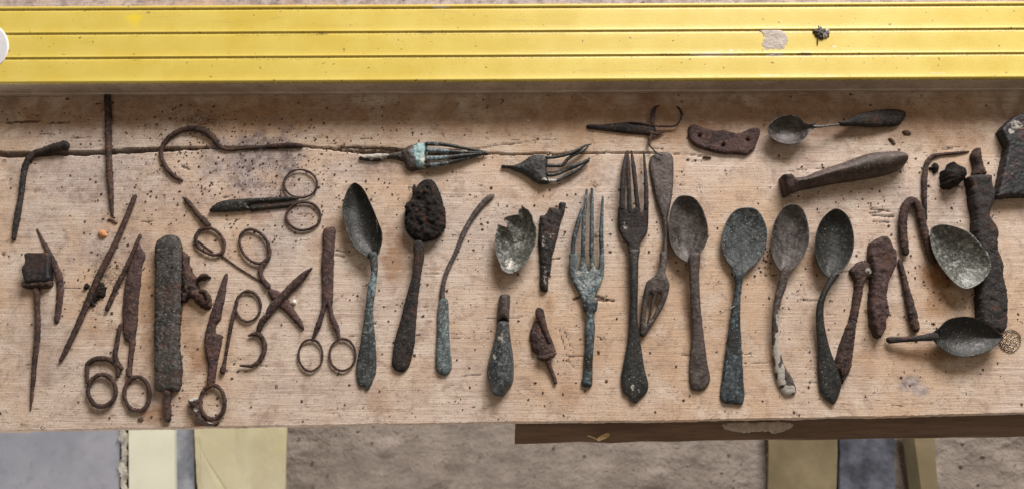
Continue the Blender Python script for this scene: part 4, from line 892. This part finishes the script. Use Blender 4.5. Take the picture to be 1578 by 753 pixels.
tines(t, M['iron_dark'], [Zm(*A1, L_) for L_ in (
    [(76, 440, 38, 5.5), (80, 300, 34, 6.5), (88, 180, 30, 5.5), (106, 55, 14, 3)],
    [(128, 460, 32, 5), (122, 300, 26, 6), (118, 180, 26, 5), (114, 48, 12, 3)],
    [(182, 450, 32, 5), (166, 300, 28, 6.4), (152, 160, 28, 5.4), (138, 50, 12, 3)],
    [(232, 440, 32, 5.5), (234, 330, 30, 6.4), (228, 200, 24, 5.4), (217, 52, 10, 3)])], noise=0.12)

# inverted fork
t = thing('fork', 'grey fork lying upside down, its broad handle end up and matted tines below', 'fork', 1018, 370)
blob('handle', Zm(*A1, [(258, 110), (280, 75), (330, 55), (380, 60), (408, 90), (412, 160), (410, 250), (400, 350), (382, 440), (370, 490), (374, 600), (368, 720), (360, 780), (325, 780), (335, 700), (346, 600), (344, 540), (328, 465), (298, 370), (272, 250), (258, 170)]), t, M['brown_metal'], T=3.0, r=4, zm=3, noise=0.3, edge=1.2, lift=along('y', [(235, 0.1), (300, 1.0), (400, 4.0)]), marks=[(1030, 252, 12, 8, 1, .3), (1030, 240, 12, 14, 1, .12)])
blob('head', Zm(*A2, [(242, 0), (272, 0), (272, 60), (266, 100), (285, 150), (280, 195), (265, 240), (240, 290), (190, 370), (172, 398), (156, 402), (146, 385), (146, 340), (150, 280), (160, 200), (176, 140), (215, 110), (238, 60)]), t, M['brown_metal'], T=3.0, r=3.5, zm=4, noise=0.3, edge=1.2, cell=0.6, lift=along('y', [(390, 4.0), (430, 5.5), (515, 1.5)]),
     holes=[Zm(*A2, [(186, 205), (202, 205), (196, 250), (184, 320), (172, 338), (176, 270)]), Zm(*A2, [(228, 200), (244, 205), (232, 250), (212, 295), (194, 325), (210, 260)])])

# tweezer like shears at the top
C1 = (890, 150, 7.528)
t = thing('broken_scissors', 'narrow closed scissors near the level with thin curled remnants of their rings', 'scissors', 975, 195)
blob('blade', Zm(*C1, [(103, 335), (130, 312), (250, 312), (400, 300), (530, 285), (640, 277), (760, 292), (860, 320), (905, 350), (900, 400), (870, 436), (760, 428), (600, 416), (400, 392), (250, 372), (130, 358)]), t, M['iron_dark'], T=3.4, r=6, zm=2, noise=0.35, ragged=0.3, edge=1.0, marks=[(1000, 200, 14, 8, 1, .10)])
stroke('broken_ring', Zm(*C1, [(600, 288, 18, 3.6), (760, 306, 26, 3.4), (900, 330, 26, 3), (1090, 338, 26, 2.6), (1160, 312, 18, 3.2), (1200, 245, 22, 4), (1208, 190, 34, 4.6), (1172, 125, 26, 4.4), (1135, 98, 10, 4)]), t, M['rust'], noise=0.12)
stroke('broken_ring', Zm(*C1, [(868, 330, 46, 3.4), (870, 250, 50, 4), (875, 180, 54, 4.4), (900, 120, 40, 4.4), (958, 95, 14, 4)]), t, M['rust'], noise=0.12, flat=0.5)
stroke('shank', Zm(*C1, [(820, 400, 50, 2.6), (900, 425, 46, 2.4), (960, 412, 36, 2), (1015, 402, 14, 1.6)]), t, M['rust'], noise=0.12)
stroke('wire_end', Zm(*C1, [(868, 420, 50, 2.2), (850, 470, 50, 2.2), (830, 540, 26, 2.5), (870, 600, 18, 3.5), (930, 655, 18, 5.5), (992, 678, 18, 5.2)]), t, M['rust'], noise=0.12)

# heel plate
t = thing('heel_plate', 'crescent shaped rusty heel plate with three small holes', 'heel plate', 1116, 214)
AD = (1050, 150, 4.265)
def circ(cx, cy, r_, n=10): return [(cx + r_ * math.cos(a), cy + r_ * math.sin(a)) for a in np.linspace(0, 2 * math.pi, n, endpoint=False)]
blob('plate', Zm(*AD, [(50, 195), (75, 178), (110, 185), (160, 205), (220, 218), (280, 213), (330, 228), (380, 235), (430, 215), (480, 200), (512, 205), (518, 235), (500, 290), (480, 340), (430, 378), (380, 372), (280, 370), (200, 355), (120, 330), (70, 300), (48, 260)]), t, M['rust_purple'], T=3.4, r=3, zm=2, noise=0.35, edge=1.6, ragged=0.4, cell=0.6, lift=0.1, holes=[Zm(*AD, circ(118, 257, 10)), Zm(*AD, circ(435, 283, 10)), Zm(*AD, circ(272, 318, 9))])

# spoon top right
AE = (1170, 150, 4.708)
t = thing('spoon', 'spoon lying sideways in shadow below the level, handle dark and broad', 'spoon', 1290, 195)
blob('bowl', Zm(*AE, [(66, 210), (90, 178), (130, 147), (190, 130), (250, 130), (300, 150), (332, 182), (355, 195), (400, 190), (425, 203), (395, 228), (365, 246), (340, 290), (290, 325), (220, 338), (150, 325), (100, 295), (72, 255)]), t, M['pewter'], bowl=7.5, lift=along('x', [(1180, 9), (1260, 10.5)]), zm=10, edge=0.7, noise=0.15, marks=[(1195, 205, 12, 10, 1, .25)])
stroke('neck', Zm(*AE, [(385, 212, 30, 10.2), (440, 214, 18, 10.5), (500, 206, 15, 9.5), (590, 197, 18, 7.5)]), t, M['pewter'], noise=0.06, flat=0.8)
blob('handle', Zm(*AE, [(565, 192), (640, 165), (700, 130), (780, 105), (860, 85), (960, 75), (1020, 75), (1070, 85), (1082, 120), (1050, 165), (1020, 190), (940, 200), (830, 208), (700, 206), (600, 212)]), t, M['iron_dark'], T=4.5, r=6, zm=6, noise=0.5, ragged=0.4, edge=1.4, lift=along('x', [(1288, 6.5), (1340, 3.5), (1400, 0.1)]))

# smooth handle
t = thing('broken_knife', 'smooth rounded brown knife handle with a flared square butt, upper right', 'handle', 1300, 265)
blob('grip', Zm(*AE, [(222, 560), (262, 566), (340, 560), (430, 522), (520, 490), (620, 458), (720, 420), (820, 390), (920, 380), (1020, 378), (1075, 395), (1100, 430), (1085, 470), (1030, 510), (940, 540), (820, 562), (700, 582), (560, 602), (430, 630), (330, 648), (262, 672), (235, 680)]), t, M['bone'], T=15, r=9, p=2.0, zm=10, noise=0.22, nscale=0.3, edge=2.5, cell=0.7)
blob('butt', Zm(*AE, [(168, 566), (200, 560), (232, 560), (262, 600), (250, 660), (232, 690), (200, 702), (186, 660), (178, 610)]), t, M['rust'], T=14, r=4, p=2.0, zm=9, noise=0.5, edge=9, cell=0.6)

# pewter spoon
AG = (920, 290, 2.215)
t = thing('spoon', 'brown pewter spoon with a dark stained, top darkened bowl and plain round ended handle', 'spoon', 1068, 450)
blob('bowl', Zm(*AG, [(290, 25), (330, 32), (360, 70), (378, 130), (376, 180), (352, 225), (335, 245), (305, 250), (270, 225), (250, 185), (245, 130), (252, 70), (268, 38)]), t, M['pewter'], bowl=7.5, lift=8.2, zm=8, edge=0.7, noise=0.15, marks=[(1045, 352, 9, 10, 2, .95), (1055, 330, 20, 18, 2, .6)])  # upper mark paints shade into the top of the bowl
blob('handle', Zm(*AG, [(310, 232), (346, 230), (345, 300), (352, 400), (365, 500), (380, 600), (389, 650), (375, 680), (345, 690), (322, 672), (318, 600), (325, 500), (318, 400), (312, 300)]), t, M['brown_metal'], T=3.0, r=4, zm=4, noise=0.25, ragged=0.3, edge=1.3, lift=along('y', [(395, 7.5), (440, 6), (520, 2), (600, 0.1)]))

# slate spoon
AH = (1080, 300, 2.281)
t = thing('spoon', 'broad slate blue spoon with a handle widening to a square cut end', 'spoon', 1138, 480)
blob('bowl', Zm(*AH, [(150, 45), (190, 48), (215, 75), (232, 120), (231, 170), (215, 215), (185, 250), (160, 270), (145, 292), (118, 292), (112, 260), (90, 230), (72, 180), (78, 130), (95, 85), (120, 55)]), t, M['slate'], bowl=4.0, lift=5.0, zm=5, edge=0.8, noise=0.25, marks=[(1147, 365, 20, 20, 1, .18), (1130, 405, 16, 16, 1, .22)])
blob('handle', Zm(*AH, [(117, 282), (144, 282), (138, 380), (141, 480), (148, 600), (153, 725), (110, 733), (72, 716), (80, 620), (95, 500), (108, 400), (118, 330)]), t, M['blue_green'], T=3.2, r=4, zm=3, noise=0.35, ragged=0.5, edge=1.2, lift=along('y', [(420, 4.4), (500, 2), (615, 0.1)]), marks=[(1132, 530, 12, 24, 2, .8), (1128, 590, 16, 24, 0, .25), (1130, 570, 14, 30, 1, .25)])
t = thing('straw', 'thin pale fibre crossing the slate blue spoon handle', 'fibre', 1122, 479)
stroke('fibre', [(1109, 483, 1.2, 3.0), (1116, 479, 1.3, 5.0), (1126, 474, 1.3, 6.2), (1137, 469, 1.1, 4.5)], t, M['lime'], noise=0.05)

t = thing('spoon', 'grey spoon with a bent handle flaking to white at its end', 'spoon', 1212, 450)
blob('bowl', Zm(*AH, [(320, 32), (355, 45), (375, 90), (382, 150), (370, 200), (345, 240), (310, 268), (290, 272), (265, 245), (248, 200), (250, 140), (262, 90), (290, 45)]), t, M['pewter'], bowl=7.0, lift=7.8, zm=8, edge=0.7, noise=0.15, marks=[(1208, 405, 10, 8, 1, .25)])
blob('handle', Zm(*AH, [(282, 262), (304, 262), (296, 320), (277, 380), (270, 450), (274, 520), (292, 590), (322, 640), (340, 690), (320, 703), (295, 696), (270, 650), (255, 570), (248, 480), (250, 400), (262, 330)]), t, M['brown_metal'], T=2.8, r=3.5, zm=4, noise=0.2, ragged=0.3, edge=1.2, cell=0.6, lift=along('y', [(413, 7.2), (470, 6), (540, 3), (608, 0.1)]), marks=[(1197, 540, 6, 42, 1, .95), (1204, 580, 8, 18, 1, 1.0), (1216, 602, 13, 9, 1, 1.2), (1196, 490, 5, 14, 1, .6)])

t = thing('spoon', 'black spoon whose handle bows left and back, touching a rusty rod', 'spoon', 1278, 480)
blob('bowl', Zm(*AH, [(480, 50), (515, 75), (535, 130), (536, 190), (517, 240), (482, 278), (462, 292), (430, 275), (405, 220), (403, 150), (420, 95), (450, 60)]), t, M['black_green'], bowl=8.0, lift=8.6, zm=8, edge=0.7, noise=0.2, marks=[(1283, 415, 12, 8, 1, .22)])
blob('handle', Zm(*AH, [(452, 282), (478, 284), (442, 340), (427, 390), (432, 460), (457, 550), (487, 620), (497, 670), (475, 732), (450, 722), (425, 690), (415, 620), (412, 540), (403, 460), (402, 400), (416, 350)]), t, M['black_green'], T=2.8, r=4, zm=4, noise=0.2, edge=1.2, lift=along('y', [(420, 8), (470, 6), (560, 2), (618, 0.6)]), marks=[(1270, 520, 12, 30, 0, .25), (1264, 480, 6, 20, 2, .6)])
t = thing('rusty_rod', 'knob ended rusty flat rod leaning against the black bowed spoon handle', 'rod', 1312, 490)
blob('rod', Zm(1230, 300, 2.28, [(183, 268), (212, 236), (250, 234), (267, 258), (262, 290), (238, 300), (226, 360), (212, 430), (202, 500), (190, 600), (172, 640), (158, 662), (146, 625), (130, 612), (135, 570), (155, 510), (180, 440), (195, 370), (200, 305)]), t, M['rust'], T=5, r=5, zm=3, noise=0.9, ragged=0.7, edge=1.4, marks=[(1336, 418, 8, 6, 1, .6), (1300, 520, 10, 30, 2, .4)])

# rusty chunk
t = thing('rusty_chunk', 'thick purplish rusty slab fragment standing between knobbed rod and bent hook', 'scrap metal', 1360, 440)
blob('chunk', Zm(1260, 340, 3.767, [(315, 125), (350, 100), (380, 85), (410, 85), (430, 110), (445, 150), (465, 165), (466, 250), (440, 310), (425, 330), (415, 380), (405, 440), (420, 500), (425, 540), (405, 570), (405, 620), (375, 680), (345, 670), (320, 600), (310, 500), (318, 400), (325, 300), (305, 200)]), t, M['rust_purple'], T=8, r=2.6, p=1.8, zm=7, noise=1.0, nscale=0.25, ragged=0.6, edge=4.5, sm=False, pits=0.5, marks=[(1358, 500, 20, 26, 2, .6)])

# U hook and rods
t = thing('bent_hook', 'thick rusty rod bent double into a narrow hairpin', 'hook', 1405, 350)
stroke('hook', [(1396, 394, 10, 3), (1393, 372, 13, 3.2), (1391, 345, 13, 3.2), (1394, 322, 13, 3.4), (1404, 309, 13, 3.6), (1415, 319, 13, 3.4), (1420, 338, 13, 3.2), (1427, 368, 12, 3), (1436, 398, 11, 2.8), (1440, 408, 8, 2.6)], t, M['rust'], noise=0.16)
t = thing('rusty_rod', 'tapering rusty rod running down from the hairpin hook to the spoon stem', 'rod', 1402, 460)
stroke('rod', [(1386, 398, 6), (1388, 408, 8), (1393, 428, 9), (1399, 454, 11), (1406, 484, 14), (1412, 512, 13)], t, M['rust'], noise=0.18)
t = thing('angled_rod', 'thin rusty rod bent at a right angle above the hairpin hook', 'rod', 1430, 290)
stroke('rod', Zm(1370, 220, 5.02, [(622, 68, 12), (560, 75, 22), (500, 82, 24), (400, 90, 26), (335, 108, 34), (292, 160, 38), (277, 250, 42), (272, 340, 44), (274, 430, 38), (280, 520, 28), (290, 600, 14)]), t, M['rust'], noise=0.16)
t = thing('dark_clump', 'dark knobbly lump of corroded metal with a long soft shadow', 'scrap metal', 1472, 268)
blob('lump', Zm(1370, 220, 5.02, [(430, 207), (460, 200), (475, 160), (505, 140), (530, 165), (580, 185), (603, 215), (600, 270), (560, 310), (500, 340), (440, 330), (425, 270)]), t, M['soil'], T=13, r=7, zm=7, noise=1.6, nscale=0.35, ragged=1.2, edge=3)
t = thing('rust_crumb', 'small knotty rust crumb inside the elbow of the angled rod', 'scrap metal', 1442, 258)
blob('crumb', Zm(1370, 220, 5.02, [(335, 178), (362, 150), (392, 188), (382, 215), (358, 238), (338, 215)]), t, M['soil'], T=3.4, zm=2, noise=1.0, nscale=0.8, ragged=1.0, edge=0.5, cell=0.5)
blob('crumb', Zm(1370, 220, 5.02, circ(322, 197, 13, 8)), t, M['soil'], T=2, zm=1, noise=0.4, edge=0.4, cell=0.45)

# long blade
B1 = (1370, 220, 5.02); B2 = (1360, 330, 3.1376)
t = thing('broken_knife', 'long dark scaled knife blade with a jagged tang near the right edge', 'blade', 1525, 380)
blob('blade', Zm(*B1, [(618, 262), (670, 242), (760, 237), (803, 250), (812, 310), (836, 385), (822, 450), (792, 540), (802, 582), (842, 640), (860, 700), (852, 760)]) + Zm(*B2, [(566, 110), (566, 170), (592, 240), (592, 300), (610, 380), (611, 500), (602, 558), (572, 572), (525, 560), (480, 520), (474, 450), (470, 350), (468, 220), (455, 110)]) + Zm(*B1, [(668, 640), (672, 560), (650, 450), (638, 330)]), t, M['iron_dark'], T=9.5, r=3.5, p=1.8, zm=8, noise=0.8, nscale=0.22, ragged=0.7, edge=5, pits=0.3, marks=[(1520, 300, 14, 30, 1, .12), (1520, 352, 16, 16, 1, .22)])
blob('tang', Zm(*B1, [(660, 244), (668, 180), (650, 100), (675, 40), (715, 40), (727, 120), (747, 190), (767, 238), (720, 260)]), t, M['rust'], T=7, r=4, zm=5, noise=0.8, ragged=0.6, edge=2)

t = thing('spoon_bowl', 'loose silvery oval spoon bowl resting against the long dark blade', 'spoon bowl', 1480, 395)
blob('bowl', Zm(*B2, [(240, 75), (265, 50), (310, 48), (380, 70), (430, 100), (470, 150), (505, 200), (515, 260), (490, 310), (450, 345), (400, 360), (350, 330), (300, 270), (265, 210), (242, 140)]), t, M['silver'], bowl=8.0, lift=along('x', [(1436, 9.0), (1525, 13.5)]), zm=11, edge=0.8, noise=0.2, marks=[(1492, 400, 26, 26, 1, .22), (1470, 372, 30, 22, 2, .65), (1440, 375, 5, 26, 1, .4)])  # dark upper mark is shade painted inside the bowl
for o in t.children: o['label'] = 'oval bowl'
t = thing('spoon', 'dark spoon lying sideways at lower right, bowl right and short stem left', 'spoon', 1455, 518)
blob('bowl', Zm(*B2, [(238, 576), (272, 548), (312, 510), (370, 494), (430, 496), (500, 520), (550, 560), (582, 592), (560, 622), (510, 660), (450, 680), (380, 687), (320, 670), (272, 635), (246, 606)]), t, M['black_green'], bowl=7.5, lift=9.5, zm=9, edge=0.8, noise=0.15)
blob('handle', Zm(*B2, [(36, 590), (100, 590), (180, 583), (250, 573), (256, 608), (180, 612), (100, 616), (42, 618)]), t, M['iron_dark'], T=3, r=3, zm=7, noise=0.2, edge=1.4, lift=along('x', [(1371, 2.0), (1400, 5.0), (1440, 8.4)]))
t = thing('iron_plate', 'thick dark flaring iron piece cut off by the right edge of the photo', 'scrap metal', 1570, 240)
AT = (1500, 170, 5.026)
blob('plate', Zm(*AT, [(215, 150), (250, 110), (300, 60), (360, 30), (450, 25), (620, 40), (700, 200), (740, 640), (600, 662), (450, 655), (300, 660), (185, 672), (212, 560), (250, 370), (272, 280), (238, 200)]), t, M['slate_dark'], T=9, r=1.8, p=1.6, zm=8, noise=0.5, ragged=0.6, edge=7.5, sm=False, marks=[(1565, 195, 14, 9, 1, .55), (1558, 203, 6, 5, 1, .6)])

# clear glass disc
t = thing('glass_disc', 'small clear glass disc with ripples beside the tip of the lower right spoon', 'glass disc', 1557, 523)
stroke('rim', ellipse(1556.8, 523.6, 16.2, 16.6, 1.5, n=16), t, M['disc_rim'], closed=True, z=0.9, noise=0.2)
stroke('ripple', [(1546, 528, 2, 2.0), (1551, 531, 3, 2.2), (1560, 530, 2.4, 2.3), (1570, 526, 1.6, 2)], t, M['glass'], noise=0.2)
stroke('ripple', [(1550, 521, 2, 2.2), (1554, 525, 3, 2.3), (1562, 521, 2, 2.3), (1568, 525, 2, 2)], t, M['glass'], noise=0.2)
blob('disc', circ(1556.8, 523.6, 15.5, 20), t, M['glass'], T=2.0, r=3.5, zm=1, noise=0.0, nscale=0.2, edge=0.9, cell=0.6, lift=0.15)

# loose flakes one can pick out
def flake(name, label, px, py, pts, mat='crumb', T=1.4, n=0.6):
    tt = thing(name, label, 'flake' if 'flake' in name else 'crumb', px, py)
    blob('chip', pts, tt, M[mat], T=T, zm=0.5, noise=n, nscale=0.7, ragged=0.5, edge=0.4, cell=0.45)
flake('rust_flake', 'dark rust flake just above the smooth brown knife handle', 1375, 217, Zm(*AE, [(935, 302), (955, 296), (980, 315), (990, 342), (968, 338), (950, 318)]))
flake('rust_flake', 'flat rust flake right of the dark spoon handle tip', 1398, 204, Zm(*AE, [(1035, 250), (1060, 238), (1100, 250), (1095, 272), (1060, 272)]))
flake('rust_flake', 'thin dark flake at the lower tip of the upright rod', 172, 341, [(164, 338), (172, 336.5), (180, 341), (180, 344.5), (174, 343)])
flake('rust_flake', 'slim dark flake under the heel plate', 1090, 243, [(1081, 243), (1090, 240.5), (1096, 242), (1095, 245)])
flake('soil_crumb', 'dark crumb just below the rings of the broad shears', 216, 645, [(212, 644), (217, 642.5), (221, 644), (220, 648), (214, 648)])
flake('soil_crumb', 'dark crumb above the slate blue spoon near its left rim', 1088, 364, [(1083, 362), (1088, 361.5), (1093, 364), (1088, 366)])
flake('glass_splinter', 'pale splinter below the loose oval spoon bowl', 1505, 455, [(1500, 454), (1505, 452), (1509, 455), (1504, 458)], 'grit', 1.6, 0.2)

# ------------------------------------------------------------------ crumbs nobody could count
def crumbs(name, label, n, smin, smax, mat, clusters, bg_frac, cat, smooth=False):
    pts = []
    while len(pts) < n:
        if random.random() < bg_frac: x, y = random.uniform(-60, 1640), random.uniform(146, 655)
        else:
            c = random.choices(clusters, [k[4] for k in clusters])[0]
            x, y = random.gauss(c[0], c[2]), random.gauss(c[1], c[3])
        lim = np.interp(x, [e[0] for e in EDGE], [e[1] for e in EDGE]) - 3
        if y > lim or y < 140: continue
        a = np.array(CRACK)
        if abs(y - np.interp(x, a[:, 0], a[:, 1])) < np.interp(x, a[:, 0], a[:, 2]) * .9 and x < 760: continue
        pts.append((x, y))
    base = np.array([(1, 0, 0), (0, 1, 0), (-1, 0, 0), (0, -1, 0), (0, 0, .8), (0, 0, -.5)])
    tri = np.array([(0, 1, 4), (1, 2, 4), (2, 3, 4), (3, 0, 4), (1, 0, 5), (2, 1, 5), (3, 2, 5), (0, 3, 5)])
    V, F = [], []
    for k, (x, y) in enumerate(pts):
        X, Y = P(x, y); s = smin + (smax - smin) * rng.random() ** 4.5
        el = rng.uniform(0.5, 1.0); a = rng.uniform(0, 6.28)
        b = base * (1 + rng.uniform(-.35, .35, base.shape)) * [1, el, 0.6]
        c_, s_ = math.cos(a), math.sin(a)
        b = np.stack([b[:, 0] * c_ - b[:, 1] * s_, b[:, 0] * s_ + b[:, 1] * c_, b[:, 2]], 1) * s * MM
        b[:, 2] += 0.25 * s * MM
        V.append(b + [float(X), float(Y), 0]); F.append(tri + 6 * k)
    me = make_mesh(name, np.vstack(V), np.vstack(F), M[mat], smooth)
    o = link(name, me); o['kind'] = 'stuff'; o['label'] = label; o['category'] = cat
CL = [(170, 420, 40, 45, 3), (380, 250, 90, 40, 4), (440, 300, 60, 45, 3), (300, 200, 40, 20, 2), (300, 590, 40, 40, 1), (120, 190, 100, 25, 1.5), (230, 300, 110, 50, 2), (590, 300, 60, 30, 1), (650, 430, 60, 60, 1.2),
      (900, 330, 40, 60, 1), (760, 330, 50, 40, 1), (1010, 350, 40, 60, 1), (1250, 450, 60, 90, 1.5), (1400, 250, 40, 30, 1), (1440, 470, 40, 50, 1.2), (1330, 330, 40, 30, 1), (1480, 300, 60, 40, .8), (540, 220, 150, 25, 2), (800, 590, 200, 40, 1), (1180, 400, 8, 12, .6)]
crumbs('soil_crumbs', 'dark soil crumbs and rust dust scattered over the whole board', 6000, 0.16, 1.35, 'crumb', CL, 0.30, 'crumbs')
crumbs('pale_grit', 'tiny pale grit grains glinting among the cutlery', 420, 0.25, 0.85, 'grit', CL + [(640, 285, 40, 10, 3), (1040, 300, 30, 30, 2), (900, 290, 60, 30, 2), (1420, 240, 60, 30, 1.5)], 0.5, 'grit')

GR = {'spoon': 'old spoons laid out on the board', 'fork': 'old forks laid out on the board', 'scissors': 'old scissors laid out on the board',
      'broken_knife': 'broken knives laid out on the board', 'spoon_bowl': 'loose spoon bowls', 'rusty_rod': 'rusty rods', 'floor_slab': 'blue grey slabs on the floor',
      'plastic_sheet': 'pale sheets on the floor', 'rust_flake': 'loose rust flakes', 'soil_crumb': 'loose soil crumbs one can pick out'}
for o in list(sc.objects):
    if o.parent is None and 'category' in o and 'kind' not in o:
        k = o.name.split('.')[0]
        if k in GR: o['group'] = GR[k]
